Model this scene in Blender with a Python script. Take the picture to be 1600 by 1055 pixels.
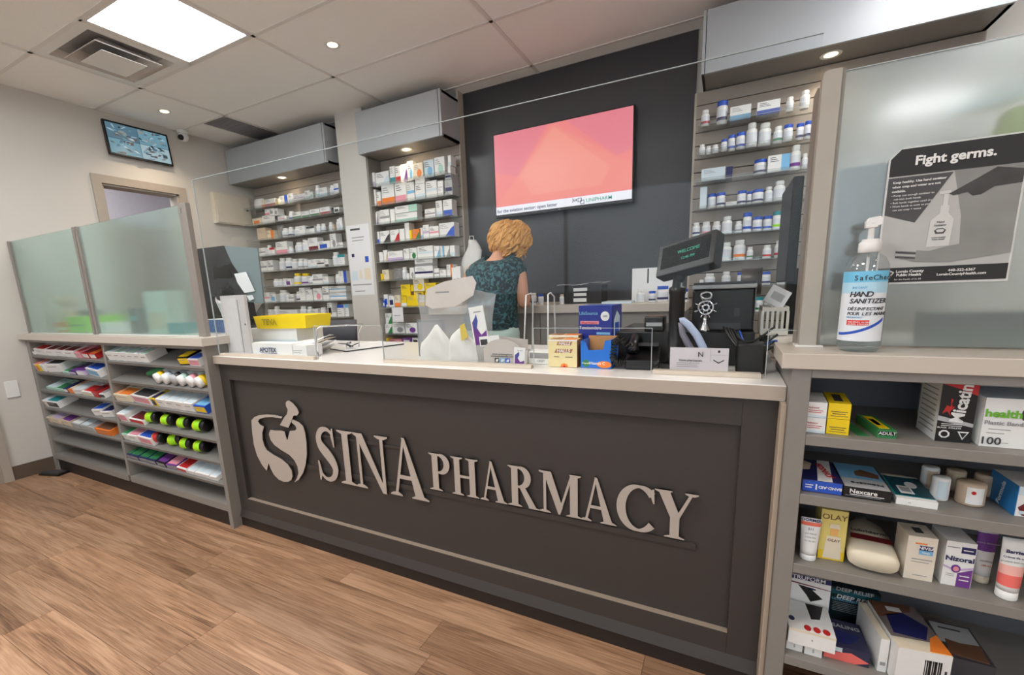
import bpy, math, random
from mathutils import Vector, Matrix
random.seed(7)
R_ = math.radians
scene = bpy.context.scene
for o in list(bpy.data.objects): bpy.data.objects.remove(o, do_unlink=True)
COL = scene.collection

# ------------------------------------------------------------------ camera
F_PX, CX, CY, CAM_H = 699.16, 762.46, 586.71, 1.1921
def _axes(yaw, pit, rol):
    cy, sy, cp, sp, cr, sr = math.cos(yaw), math.sin(yaw), math.cos(pit), math.sin(pit), math.cos(rol), math.sin(rol)
    f = Vector((sy*cp, cy*cp, -sp)); r0 = Vector((cy, -sy, 0)); d0 = f.cross(r0)
    return cr*r0 + sr*d0, -sr*r0 + cr*d0, f
AR, AD, AF = _axes(R_(-27.96685), R_(10.94173), R_(2.41586))
cam_d = bpy.data.cameras.new('camera'); cam = bpy.data.objects.new('camera', cam_d); COL.objects.link(cam)
cam_d.sensor_fit = 'HORIZONTAL'; cam_d.sensor_width = 36; cam_d.lens = F_PX/1600*36
cam_d.shift_x = (800-CX)/1600; cam_d.shift_y = (CY-527.5)/1600
cam_d.clip_start = 0.02
m = Matrix((AR, -AD, -AF)).transposed().to_4x4(); m.translation = (0, 0, CAM_H)
cam.matrix_world = m
scene.camera = cam

# ------------------------------------------------------------------ world, exposure
w = bpy.data.worlds.new('world'); scene.world = w; w.use_nodes = True
bg = w.node_tree.nodes['Background']; bg.inputs[0].default_value = (0.80, 0.90, 1.0, 1); bg.inputs[1].default_value = 1.3
vs = scene.view_settings; vs.view_transform = 'Standard'; vs.look = 'None'; vs.gamma = 1; vs.use_curve_mapping = False
vs.exposure = 1.28
PANEL_E = 10.0      # ceiling light panels
SPOT_W = 13.0      # recessed downlights

# ------------------------------------------------------------------ helpers
def lin(c):
    return tuple(((v/255)/12.92 if v/255 <= .04045 else ((v/255+.055)/1.055)**2.4) for v in c)
PAL = dict(white=(232,232,230), cream=(226,214,190), orange=(232,128,48), red=(190,38,40), blue=(38,84,190), navy=(34,38,92), teal=(36,140,150),
    green=(52,128,76), yellow=(238,205,20), purple=(112,58,140), lilac=(190,172,206), pink=(226,150,165), grey=(150,150,152), black=(18,18,20),
    silver=(176,178,180), beige=(206,186,160), brown=(112,78,58), mint=(170,212,196), lime=(150,222,20), sky=(120,180,220), maroon=(110,30,36), charcoal=(60,60,64), ice=(205,220,228))
MATS = {}
def mat(key, col=None, rough=.5, metal=0, noise=.06, scale=30, bump=0, emit=0, coat=0, spec=None):
    if key in MATS: return MATS[key]
    if col is None: col = PAL[key]
    m = bpy.data.materials.new(key); m.use_nodes = True; nt = m.node_tree; b = nt.nodes['Principled BSDF']
    c = lin(col); b.inputs['Roughness'].default_value = rough; b.inputs['Metallic'].default_value = metal
    b.inputs['Coat Weight'].default_value = coat
    if spec is not None: b.inputs['Specular IOR Level'].default_value = spec
    if noise > 0:
        tc = nt.nodes.new('ShaderNodeTexCoord'); n = nt.nodes.new('ShaderNodeTexNoise'); n.inputs['Scale'].default_value = scale
        mx = nt.nodes.new('ShaderNodeMix'); mx.data_type = 'RGBA'
        nt.links.new(tc.outputs['Object'], n.inputs['Vector']); nt.links.new(n.outputs['Fac'], mx.inputs[0])
        mx.inputs[6].default_value = (*[v*(1-noise) for v in c], 1); mx.inputs[7].default_value = (*[min(1, v*(1+noise)) for v in c], 1)
        nt.links.new(mx.outputs[2], b.inputs['Base Color'])
        if bump:
            bp = nt.nodes.new('ShaderNodeBump'); bp.inputs['Strength'].default_value = bump; bp.inputs['Distance'].default_value = .004
            nt.links.new(n.outputs['Fac'], bp.inputs['Height']); nt.links.new(bp.outputs[0], b.inputs['Normal'])
    else: b.inputs['Base Color'].default_value = (*c, 1)
    if emit: b.inputs['Emission Color'].default_value = (*c, 1); b.inputs['Emission Strength'].default_value = emit
    MATS[key] = m; return m
def P(name):                                   # printed card / plastic of a plain palette colour
    return name if not isinstance(name, str) else mat(name, None, .42, 0, .03, 60)

def clear_mat(key, tint, gloss=.06, rough=.02, haze=0.0):
    m = bpy.data.materials.new(key); m.use_nodes = True; nt = m.node_tree; nt.nodes.clear()
    out = nt.nodes.new('ShaderNodeOutputMaterial'); tr = nt.nodes.new('ShaderNodeBsdfTransparent'); gl = nt.nodes.new('ShaderNodeBsdfGlossy')
    tr.inputs[0].default_value = (*tint, 1); gl.inputs['Roughness'].default_value = rough
    ge = nt.nodes.new('ShaderNodeNewGeometry'); dt = nt.nodes.new('ShaderNodeVectorMath'); dt.operation = 'DOT_PRODUCT'
    nt.links.new(ge.outputs['Incoming'], dt.inputs[0]); nt.links.new(ge.outputs['Normal'], dt.inputs[1])
    def math_(op, a, b):
        n_ = nt.nodes.new('ShaderNodeMath'); n_.operation = op
        for i_, v_ in enumerate((a, b)):
            if v_ is None: continue
            if isinstance(v_, (int, float)): n_.inputs[i_].default_value = v_
            else: nt.links.new(v_, n_.inputs[i_])
        return n_.outputs[0]
    pw = math_('POWER', math_('SUBTRACT', 1.0, math_('ABSOLUTE', dt.outputs['Value'], None)), 5.0)     # Schlick, the same from both sides
    fac = math_('MINIMUM', math_('MULTIPLY_ADD', pw, .6), .45); fac.node.inputs[0].links[0].from_node.inputs[2].default_value = gloss
    mx = nt.nodes.new('ShaderNodeMixShader'); nt.links.new(fac, mx.inputs[0]); nt.links.new(tr.outputs[0], mx.inputs[1]); nt.links.new(gl.outputs[0], mx.inputs[2])
    last = mx
    if haze:
        df = nt.nodes.new('ShaderNodeBsdfDiffuse'); df.inputs[0].default_value = (.85, .87, .88, 1)
        tl = nt.nodes.new('ShaderNodeBsdfTranslucent'); tl.inputs[0].default_value = (.85, .87, .88, 1)
        ad = nt.nodes.new('ShaderNodeMixShader'); ad.inputs[0].default_value = .5; nt.links.new(df.outputs[0], ad.inputs[1]); nt.links.new(tl.outputs[0], ad.inputs[2])
        m2 = nt.nodes.new('ShaderNodeMixShader'); m2.inputs[0].default_value = haze
        nt.links.new(mx.outputs[0], m2.inputs[1]); nt.links.new(ad.outputs[0], m2.inputs[2]); last = m2
    nt.links.new(last.outputs[0], out.inputs[0]); MATS[key] = m; return m
def frosted_mat(key, tint, body, fac, rough):
    m = bpy.data.materials.new(key); m.use_nodes = True; nt = m.node_tree; nt.nodes.clear()
    out = nt.nodes.new('ShaderNodeOutputMaterial')
    rf = nt.nodes.new('ShaderNodeBsdfRefraction'); rf.inputs[0].default_value = (*tint, 1); rf.inputs['Roughness'].default_value = rough; rf.inputs['IOR'].default_value = 1.25
    tp = nt.nodes.new('ShaderNodeBsdfTransparent'); tp.inputs[0].default_value = (*tint, 1)
    a = nt.nodes.new('ShaderNodeMixShader'); a.inputs[0].default_value = .10; nt.links.new(rf.outputs[0], a.inputs[1]); nt.links.new(tp.outputs[0], a.inputs[2])
    df = nt.nodes.new('ShaderNodeBsdfDiffuse'); df.inputs[0].default_value = (*body, 1)
    tl = nt.nodes.new('ShaderNodeBsdfTranslucent'); tl.inputs[0].default_value = (*body, 1)
    d = nt.nodes.new('ShaderNodeMixShader'); d.inputs[0].default_value = .45; nt.links.new(df.outputs[0], d.inputs[1]); nt.links.new(tl.outputs[0], d.inputs[2])
    x = nt.nodes.new('ShaderNodeMixShader'); x.inputs[0].default_value = fac; nt.links.new(a.outputs[0], x.inputs[1]); nt.links.new(d.outputs[0], x.inputs[2])
    gl = nt.nodes.new('ShaderNodeBsdfGlossy'); gl.inputs['Roughness'].default_value = .12
    y = nt.nodes.new('ShaderNodeMixShader'); y.inputs[0].default_value = .05; nt.links.new(x.outputs[0], y.inputs[1]); nt.links.new(gl.outputs[0], y.inputs[2])
    nt.links.new(y.outputs[0], out.inputs[0]); MATS[key] = m; return m

class MB:
    def __init__(s): s.v = []; s.f = []; s.mi = []; s.sm = []
    def add(s, vs, fs, mi=0, sm=False):
        o = len(s.v); s.v += [tuple(v) for v in vs]
        for f in fs: s.f.append(tuple(i+o for i in f)); s.mi.append(mi); s.sm.append(sm)
        return s
    def box(s, x0, x1, y0, y1, z0, z1, mi=0):
        return s.add([(x0,y0,z0),(x1,y0,z0),(x1,y1,z0),(x0,y1,z0),(x0,y0,z1),(x1,y0,z1),(x1,y1,z1),(x0,y1,z1)],
                     [(0,3,2,1),(4,5,6,7),(0,1,5,4),(1,2,6,5),(2,3,7,6),(3,0,4,7)], mi)
    def prism(s, poly, d0, d1, axis='y', mi=0):          # polygon in the plane across the axis, extruded d0..d1
        n = len(poly)
        f = {'y': lambda p, d: (p[0], d, p[1]), 'z': lambda p, d: (p[0], p[1], d), 'x': lambda p, d: (d, p[0], p[1])}[axis]
        vs = [f(p, d0) for p in poly] + [f(p, d1) for p in poly]
        ar = sum(poly[i][0]*poly[(i+1) % n][1]-poly[(i+1) % n][0]*poly[i][1] for i in range(n))
        flip = (ar > 0) == (axis != 'y')
        a = tuple(range(n)); b = tuple(range(n, 2*n))
        fs = [a[::-1] if flip else a, b if flip else b[::-1]]
        for i in range(n):
            j = (i+1) % n; q = (i, j, n+j, n+i); fs.append(q if flip else q[::-1])
        return s.add(vs, fs, mi)
    def lathe(s, prof, c=(0,0,0), seg=20, mi=0, sm=True, axis='z', sx=1, sy=1):
        vs = []; fs = []
        for r, h in prof:
            for k in range(seg):
                a = 2*math.pi*k/seg; x, y = r*math.cos(a)*sx, r*math.sin(a)*sy
                p = (x, y, h) if axis == 'z' else ((h, x, y) if axis == 'x' else (y, h, x))
                vs.append((c[0]+p[0], c[1]+p[1], c[2]+p[2]))
        n = len(prof)
        for i in range(n-1):
            for k in range(seg):
                k2 = (k+1) % seg; fs.append((i*seg+k, i*seg+k2, (i+1)*seg+k2, (i+1)*seg+k))
        s.add(vs, fs, mi, sm)
        o = len(s.v)-len(vs)
        for i, rev in ((0, True), (n-1, False)):
            if prof[i][0] > 1e-6:
                q = tuple(o+i*seg+k for k in range(seg)); s.f.append(q[::-1] if rev else q); s.mi.append(mi); s.sm.append(False)
        return s
    def tube(s, pts, r, seg=8, mi=0, closed=False):
        pts = [Vector(p) for p in pts]; n = len(pts); rs = r if isinstance(r, (list, tuple)) else [r]*n
        vs = []; up = None
        for i, p in enumerate(pts):
            a = pts[i-1] if (i > 0 or closed) else p; b = pts[(i+1) % n] if (i < n-1 or closed) else p
            t = (b-a).normalized()
            if up is None: up = t.orthogonal().normalized()
            up = (up - t*up.dot(t)); up = up.normalized() if up.length > 1e-6 else t.orthogonal().normalized()
            q = t.cross(up)
            for k in range(seg):
                an = 2*math.pi*k/seg; vs.append(p + (up*math.cos(an)+q*math.sin(an))*rs[i])
        fs = []
        for i in range(n if closed else n-1):
            j = (i+1) % n
            for k in range(seg):
                k2 = (k+1) % seg; fs.append((i*seg+k, i*seg+k2, j*seg+k2, j*seg+k))
        if not closed: fs.append(tuple(range(seg))[::-1]); fs.append(tuple((n-1)*seg+k for k in range(seg)))
        return s.add(vs, fs, mi, True)
    def rings(s, rings, mi=0, sm=True, caps=True):       # loft through equal-length rings of points
        n = len(rings[0]); vs = [p for r in rings for p in r]; fs = []
        for i in range(len(rings)-1):
            for k in range(n):
                k2 = (k+1) % n; fs.append((i*n+k, i*n+k2, (i+1)*n+k2, (i+1)*n+k))
        if caps: fs.append(tuple(range(n))[::-1]); fs.append(tuple((len(rings)-1)*n+k for k in range(n)))
        return s.add(vs, fs, mi, sm)
    def ball(s, c, rx, ry, rz, seg=14, rg=8, mi=0):
        pr = [(math.sin(math.pi*i/rg), -math.cos(math.pi*i/rg)) for i in range(rg+1)]
        vs = []; fs = []
        for r, h in pr:
            for k in range(seg):
                a = 2*math.pi*k/seg; vs.append((c[0]+rx*r*math.cos(a), c[1]+ry*r*math.sin(a), c[2]+rz*h))
        for i in range(rg):
            for k in range(seg):
                k2 = (k+1) % seg; fs.append((i*seg+k, i*seg+k2, (i+1)*seg+k2, (i+1)*seg+k))
        return s.add(vs, fs, mi, True)
    def mesh(s, name):
        me = bpy.data.meshes.new(name); me.from_pydata(s.v, [], s.f)
        me.polygons.foreach_set('material_index', s.mi); me.polygons.foreach_set('use_smooth', s.sm); me.update(); return me
    def build(s, name, mats, parent=None, loc=(0,0,0), rot=(0,0,0), bevel=0, **kw):
        return link(name, s.mesh(name), mats, parent, loc, rot, bevel, **kw)
def link(name, me, mats, parent=None, loc=(0,0,0), rot=(0,0,0), bevel=0, **kw):
    o = bpy.data.objects.new(name, me); COL.objects.link(o)
    if mats is not None and not me.materials:
        for q in (mats if isinstance(mats, (list, tuple)) else [mats]): me.materials.append(P(q))
    o.parent = parent; o.location = loc; o.rotation_euler = rot
    if bevel:
        b = o.modifiers.new('bevel', 'BEVEL'); b.width = bevel; b.segments = 2; b.limit_method = 'ANGLE'; b.harden_normals = False
    return tag(o, **kw)
def tag(o, label=None, cat=None, group=None, kind=None):
    if label: o['label'] = label
    if cat: o['category'] = cat
    if group: o['group'] = group
    if kind: o['kind'] = kind
    return o
def empty(name, loc=(0,0,0), rz=0, **kw):
    o = bpy.data.objects.new(name, None); COL.objects.link(o); o.location = loc; o.rotation_euler = (0,0,rz); o.empty_display_size = .05
    return tag(o, **kw)
def struct(name, mb, m, parent=None, **kw):
    return mb.build(name, m, parent, kind='structure' if parent is None else None, **kw)
def at(u, v, Y):                                # where the sight line through a picture point meets the upright plane Y
    d = AR*((u-CX)/F_PX) + AD*((v-CY)/F_PX) + AF; d *= Y/d.y
    return Vector((d.x, d.y, d.z+CAM_H))
TXT = {}
def text_me(s, size, bold=0, shear=0, align='CENTER', space=1.0):
    k = (s, round(size, 5), bold, shear, align, space)
    if k in TXT: return TXT[k]
    c = bpy.data.curves.new('t', 'FONT'); c.body = s; c.size = size; c.offset = bold*size; c.shear = shear; c.align_x = align; c.align_y = 'CENTER'
    c.extrude = .0003; c.resolution_u = 3; c.space_character = space
    o = bpy.data.objects.new('t', c); COL.objects.link(o)
    dg = bpy.context.evaluated_depsgraph_get(); me = bpy.data.meshes.new_from_object(o.evaluated_get(dg))
    bpy.data.objects.remove(o); me.materials.clear(); TXT[k] = me; return me
FACE = {'F': (R_(90),0,0), 'T': (0,0,0), 'L': (R_(90),0,R_(-90)), 'R': (R_(90),0,R_(90)), 'B': (R_(90),0,R_(180))}
def text(parent, s, size, col, loc, face='F', roll=0, **kw):
    me = text_me(s, size, **kw)
    if me.users and me.materials and me.materials[0] != P(col): me = me.copy(); me.materials.clear()
    o = link('lettering', me, col, parent)
    o.matrix_local = Matrix.Translation(loc) @ Matrix.Rotation(FACE[face][2], 4, 'Z') @ Matrix.Rotation(FACE[face][0], 4, 'X') @ Matrix.Rotation(roll, 4, 'Z')
    return o
ORD = 'first second third fourth fifth sixth seventh eighth ninth tenth eleventh twelfth thirteenth fourteenth fifteenth sixteenth seventeenth eighteenth nineteenth twentieth'.split()

def carton(name, x0, x1, y0, y1, z0, z1, col, prints=(), rz=0, tilt=0, roll=0, bevel=0, **kw):
    """closed box standing on z0; prints = ('r', face, u0,u1,v0,v1, colour) patches and ('t', face, u, v, size, string, colour[, roll, bold]) lettering"""
    wx, dy, hz = x1-x0, y1-y0, z1-z0
    o = MB().box(-wx/2, wx/2, -dy/2, dy/2, 0, hz).build(name, col, None, ((x0+x1)/2, (y0+y1)/2, z0), (tilt, roll, rz), bevel, **kw)
    e = .0006
    for p in prints:
        fc = p[1]
        def pt(u, v, off):
            return {'F': (-wx/2+u*wx, -dy/2-off, v*hz), 'B': (wx/2-u*wx, dy/2+off, v*hz), 'T': (-wx/2+u*wx, -dy/2+v*dy, hz+off), 'L': (-wx/2-off, dy/2-u*dy, v*hz), 'R': (wx/2+off, -dy/2+u*dy, v*hz)}[fc]
        if p[0] == 'r':
            u0, u1, v0, v1, c = p[2:7]
            a = pt(u0, v0, e*(p[7] if len(p) > 7 else 1)); b = pt(u1, v1, 0)
            MB().box(min(a[0],b[0]), max(a[0],b[0]), min(a[1],b[1]), max(a[1],b[1]), min(a[2],b[2]), max(a[2],b[2])).build('printed_panel', c, o)
        elif p[0] == 'p':
            poly, c = p[2], p[3]; off = e*(p[4] if len(p) > 4 else 1)
            q = [pt(u, v, off) for u, v in poly]; g = [pt(u, v, 0) for u, v in poly]; n = len(q)
            MB().add(q+g, [tuple(range(n))]+[(i, i+n, (i+1) % n+n, (i+1) % n) for i in range(n)]).build('printed_panel', c, o)
        else:
            u, v, size, s, c = p[2:7]
            rl = p[7] if len(p) > 7 else 0; bd = p[8] if len(p) > 8 else .01; sh = p[9] if len(p) > 9 else 0
            fw, fh = {'F': (wx, hz), 'B': (wx, hz), 'T': (wx, dy), 'L': (dy, hz), 'R': (dy, hz)}[fc]
            tall = abs(math.sin(rl)) > .7; room = .94*2*(min(v, 1-v)*fh if tall else min(u, 1-u)*fw)      # keep the word inside its face
            me = text_me(s, size, bd, sh); xs = [q.co.x for q in me.vertices]; tw = (max(xs)-min(xs)) if xs else .001
            if tw > room: size *= room/tw
            text(o, s, size, c, pt(u, v, e*2.6), fc, rl, bold=bd, shear=sh)
    return o
def lines(o, wx, dy, hz, col='grey', n=3, u=(.12,.8), v=(.35,.75), face='F'):   # rows of fine print too small to read
    b = MB()
    for i in range(n):
        t = v[0]+(v[1]-v[0])*i/max(1, n-1); uu = u[0]+(u[1]-u[0])*(1-.35*((i*7) % 3)/2)
        if face == 'F': b.box(-wx/2+u[0]*wx, -wx/2+uu*wx, -dy/2-.0007, -dy/2, t*hz, t*hz+.035*hz)
        else: b.box(-wx/2+u[0]*wx, -wx/2+uu*wx, -dy/2+t*dy, -dy/2+t*dy+.03*dy, hz, hz+.0007)
    b.build('fine_print', col, o)
# ------------------------------------------------------------------ materials of the room
def wood_mat():
    m = bpy.data.materials.new('wood_plank'); m.use_nodes = True; nt = m.node_tree; b = nt.nodes['Principled BSDF']; N = nt.nodes.new; L = nt.links.new
    tc = N('ShaderNodeTexCoord'); oi = N('ShaderNodeObjectInfo'); sc = N('ShaderNodeVectorMath'); sc.operation = 'MULTIPLY'; sc.inputs[1].default_value = (.55, 7.0, 7.0)
    cb = N('ShaderNodeCombineXYZ'); mu = N('ShaderNodeMath'); mu.operation = 'MULTIPLY'; mu.inputs[1].default_value = 37
    L(oi.outputs['Random'], mu.inputs[0]); L(mu.outputs[0], cb.inputs[0]); L(mu.outputs[0], cb.inputs[2])
    ad = N('ShaderNodeVectorMath'); L(tc.outputs['Object'], ad.inputs[0]); L(cb.outputs[0], ad.inputs[1]); L(ad.outputs[0], sc.inputs[0])
    n1 = N('ShaderNodeTexNoise'); n1.inputs['Scale'].default_value = 1.9; n1.inputs['Detail'].default_value = 3; n1.inputs['Distortion'].default_value = .8; L(sc.outputs[0], n1.inputs['Vector'])
    # cathedral grain: rings of a slow noise field
    mr = N('ShaderNodeMath'); mr.operation = 'MULTIPLY'; mr.inputs[1].default_value = 34; L(n1.outputs['Fac'], mr.inputs[0])
    sn = N('ShaderNodeMath'); sn.operation = 'SINE'; L(mr.outputs[0], sn.inputs[0])
    n2 = N('ShaderNodeTexNoise'); n2.inputs['Scale'].default_value = 5; n2.inputs['Detail'].default_value = 8; n2.inputs['Roughness'].default_value = .7
    s2 = N('ShaderNodeVectorMath'); s2.operation = 'MULTIPLY'; s2.inputs[1].default_value = (1.0, 46, 20); L(ad.outputs[0], s2.inputs[0]); L(s2.outputs[0], n2.inputs['Vector'])
    ma = N('ShaderNodeMath'); ma.operation = 'MULTIPLY_ADD'; ma.inputs[1].default_value = .06; L(sn.outputs[0], ma.inputs[0]); L(n2.outputs['Fac'], ma.inputs[2])
    m3 = N('ShaderNodeMath'); m3.operation = 'MULTIPLY_ADD'; m3.inputs[1].default_value = .55; L(n1.outputs['Fac'], m3.inputs[0]); L(ma.outputs[0], m3.inputs[2])
    cr = N('ShaderNodeValToRGB'); e = cr.color_ramp.elements
    e[0].position = .52; e[0].color = (*lin((92,65,48)), 1); e[1].position = .98; e[1].color = (*lin((182,147,120)), 1)
    x = cr.color_ramp.elements.new(.72); x.color = (*lin((146,112,86)), 1)
    L(m3.outputs[0], cr.inputs[0])
    hs = N('ShaderNodeHueSaturation'); mv = N('ShaderNodeMapRange'); mv.inputs['To Min'].default_value = .82; mv.inputs['To Max'].default_value = 1.14; L(oi.outputs['Random'], mv.inputs[0])
    L(mv.outputs[0], hs.inputs['Value']); hs.inputs['Saturation'].default_value = 1.03; L(cr.outputs[0], hs.inputs['Color']); L(hs.outputs[0], b.inputs['Base Color'])
    b.inputs['Roughness'].default_value = .42
    bp = N('ShaderNodeBump'); bp.inputs['Strength'].default_value = .12; bp.inputs['Distance'].default_value = .002; L(n2.outputs['Fac'], bp.inputs['Height']); L(bp.outputs[0], b.inputs['Normal'])
    MATS['wood'] = m; return m
WOOD = wood_mat()
WALLP = mat('wall_paint', (202,198,191), .7, 0, .02, 3)
TILE = mat('ceiling_tile', (246,245,243), .9, 0, .03, 160, .15)
TBAR = mat('tbar', (226,223,220), .5, 0, .02)
DARKW = mat('dark_wall_paint', (58,58,62), .38, 0, .06, 2.5)
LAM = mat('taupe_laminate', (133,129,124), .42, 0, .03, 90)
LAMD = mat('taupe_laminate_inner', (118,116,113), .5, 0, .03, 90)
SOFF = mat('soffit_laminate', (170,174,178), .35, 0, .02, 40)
SLATM = mat('slat_laminate', (158,148,138), .4, 0, .06, 12)
GROOVE = mat('slat_groove', (58,50,44), .7)
COUNT = mat('counter_laminate', (230,228,224), .2, 0, .012, 60)
EDGE = mat('counter_edge', (196,187,176), .35, 0, .012, 60)
CHAR = mat('charcoal_panel', (59,55,53), .45, 0, .04, 60)
KICK = mat('kick_board', (34,29,27), .5, 0, .1, 30)
BASEB = mat('baseboard_brown', (92,78,66), .5)
BLK = mat('black_plastic', (13,13,14), .38, 0, .05, 200)
BLKM = mat('black_matte', (30,30,32), .6, 0, .05, 100)
CHROME = mat('chrome', (210,210,214), .18, 1, 0)
ALU = mat('brushed_aluminium', (150,144,138), .4, .35, .06, 60)
LETTER = mat('sign_letter', (182,173,164), .35, .15, .03, 30)
WHITEP = mat('white_plastic', (228,228,226), .3, 0, .02)
PAPER = mat('paper', (226,226,228), .8, 0, .02, 20)
EDGEA = mat('acrylic_edge', (176,186,188), .25, 0, .02, 20)
CLEAR = clear_mat('clear_acrylic', (.965, .975, .975), .008, .02)
SHELFA = clear_mat('shelf_acrylic', (.93, .945, .945), .05, .03, .05)
BAGM = clear_mat('plastic_film', (.95, .95, .96), .10, .15, .20)
FROST_L = frosted_mat('frosted_glass', (.86, .97, .95), (.74, .84, .82), .16, .20)
FROST_R = frosted_mat('frosted_glass_b', (.92, .97, .97), (.76, .82, .82), .20, .30)
LAMPM = mat('light_diffuser', (255,255,255), .5, 0, 0, emit=PANEL_E)
BULB = mat('bulb_glow', (255,226,184), .5, 0, 0, emit=3.2)

XW, YB, ZC = -4.40, 3.34, 2.684          # left wall, back wall, ceiling
XR, YF = 2.6, -3.6                        # right wall, shop front behind the camera

# ------------------------------------------------------------------ floor
fl = struct('floor', MB().box(XW-1.6, XR+.1, YF-.1, YB+.1, -.06, -.004), mat('underlay', (110,82,62), .6), label='wood look vinyl plank floor', cat='floor')
PW, PL = .152, 1.22
pm = MB().add([(0,0,-.004),(PL,0,-.004),(PL,PW,-.004),(0,PW,-.004),(.0007,.0007,0),(PL-.0007,.0007,0),(PL-.0007,PW-.0007,0),(.0007,PW-.0007,0)],
              [(4,5,6,7),(0,1,5,4),(1,2,6,5),(2,3,7,6),(3,0,4,7)]).mesh('plank'); pm.materials.append(WOOD)
y = 1.3405; r = 0
while y > -1.25:
    y -= PW; off = [-1.39, -.86, -2.03, -1.62, -.4, -1.1][r % 6] % PL; r += 1
    x = XW - PL + (off - (XW % PL)) % PL
    while x < 1.7:
        if x + PL > XW + .02:
            xs = max(x, XW); xe = x+PL
            o = bpy.data.objects.new('plank', pm); COL.objects.link(o); o.parent = fl; o.location = (xs, y, 0); o.scale = ((xe-xs)/PL, 1, 1)
        x += PL
struct('floor_rear', MB().box(XW, XR, YF, y, -.004, 0).box(XW, XR, 1.3405, YB, -.004, 0), WOOD, fl).name = 'plank_field'

# ------------------------------------------------------------------ ceiling: grid of 2 x 4 ft tiles
ce = struct('ceiling', MB().box(XW-1.6, XR+.1, YF-.1, YB+.1, ZC+.03, ZC+.10), 'grey', label='white suspended tile ceiling', cat='ceiling')
gx = [XW, -3.731, -2.493, -1.258, -.02, 1.215, 2.45, XR]
gy = [YB, 3.2, 2.588, 1.983, 1.408] + [1.408-.6*k for k in range(1, 9)] + [YF]
PANELS = {(-3.109, -2.493, 1.408, 1.983)}
cells = [(gx[i], gx[i+1], gy[j+1], gy[j]) for i in range(len(gx)-1) for j in range(len(gy)-1)]
FAR_LIGHTS = [(-2.18, .42), (-.94, -.09), (1.53, -1.38), (-3.42, -.09), (1.53, -2.9), (.9, 2.3)]  # unseen panels added for general room light; last one inferred from the bright soffit
for (x0, x1, y0, y1) in cells:
    if abs(x0+3.731) < .01 and abs(y0-1.408) < .01: continue
    if abs(x0-XW) < .01 and abs(y0-2.588) < .01: x1 = -4.045
    hit = [q for q in FAR_LIGHTS if x0 < q[0] < x1 and y0 < q[1] < y1]
    if hit:                              # one half of the cell holds a light panel
        if hit[0][0] < x0+.618: x0 += .618
        else: x1 -= .618
    MB().box(x0+.004, x1-.004, y0+.004, y1-.004, ZC, ZC+.015).build('ceiling_tile', TILE, ce)
tb = MB()
for x in gx: tb.box(max(x-.012, XW), min(x+.012, XR), YF, YB, ZC-.004, ZC+.012)
for y in gy: tb.box(XW, XR, max(y-.012, YF), min(y+.012, YB), ZC-.004, ZC+.012)
tb.box(-3.121, -3.097, 1.408, 1.983, ZC-.004, ZC+.012)
tb.build('grid_bars', TBAR, ce)
def light_panel(x0, x1, y0, y1, label):
    t = empty('ceiling_light', ((x0+x1)/2, (y0+y1)/2, ZC), label=label, cat='light', group='square ceiling light panels')
    hx, hy = (x1-x0)/2, (y1-y0)/2
    MB().box(-hx, hx, -hy, hy, .02, .03).build('backplate', WHITEP, t)
    MB().box(-hx+.014, hx-.014, -hy+.014, hy-.014, -.001, .006).build('diffuser', LAMPM, t)
    f = MB(); f.box(-hx, hx, -hy, -hy+.014, -.004, .02).box(-hx, hx, hy-.014, hy, -.004, .02).box(-hx, -hx+.014, -hy+.014, hy-.014, -.004, .02).box(hx-.014, hx, -hy+.014, hy-.014, -.004, .02)
    f.build('frame', WHITEP, t); return t
light_panel(-3.097, -2.505, 1.420, 1.971, 'bright square light panel in the ceiling next to the air vent')
for i, (lx, ly) in enumerate(FAR_LIGHTS):
    x0, x1, y0, y1 = [c for c in cells if c[0] < lx < c[1] and c[2] < ly < c[3]][0]
    xs = x0 if lx < x0+.618 else x1-.618
    light_panel(xs+.012, xs+.606, y0+.012, y1-.012, ['added unseen light panel above the floor left of the viewer','added unseen light panel above the floor in front of the counter','added unseen light panel above the floor right of the viewer','added unseen light panel near the left wall above the floor','added unseen light panel nearest the shop front window','light panel above the bench behind the right screen'][i])
# stepped square air diffuser beside the panel
t = empty('air_vent', (-3.42, 1.695, ZC), label='white square stepped air vent with dusty louvres beside the light panel', cat='air vent')
hx, hy = .298, .275
f = MB(); f.box(-hx, hx, -hy, -hy+.05, -.004, .004).box(-hx, hx, hy-.05, hy, -.004, .004).box(-hx, -hx+.05, -hy+.05, hy-.05, -.004, .004).box(hx-.05, hx, -hy+.05, hy-.05, -.004, .004)
f.build('frame', WHITEP, t); MB().box(-hx, hx, -hy, hy, .09, .10).build('duct', mat('duct_grey', (176,172,170), .7), t)
def louvre(a, b, z0, z1):
    vs = []
    for h, s, z in ((0, a, z1), (0, b, z0)):
        vs += [(-s, -s*.92, z), (s, -s*.92, z), (s, s*.92, z), (-s, s*.92, z)]
    return MB().add(vs, [(0,1,5,4),(1,2,6,5),(2,3,7,6),(3,0,4,7)])
dust = mat('dusty_white', (205,200,196), .6, 0, .18, 9)
louvre(.16, .25, -.004, .08).build('louvre', dust, t).modifiers.new('s', 'SOLIDIFY').thickness = .004
louvre(.10, .19, -.022, .05).build('louvre', dust, t).modifiers.new('s', 'SOLIDIFY').thickness = .004
MB().box(-.13, .13, -.12, .12, -.034, -.030).build('centre_plate', WHITEP, t, bevel=.002)
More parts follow.
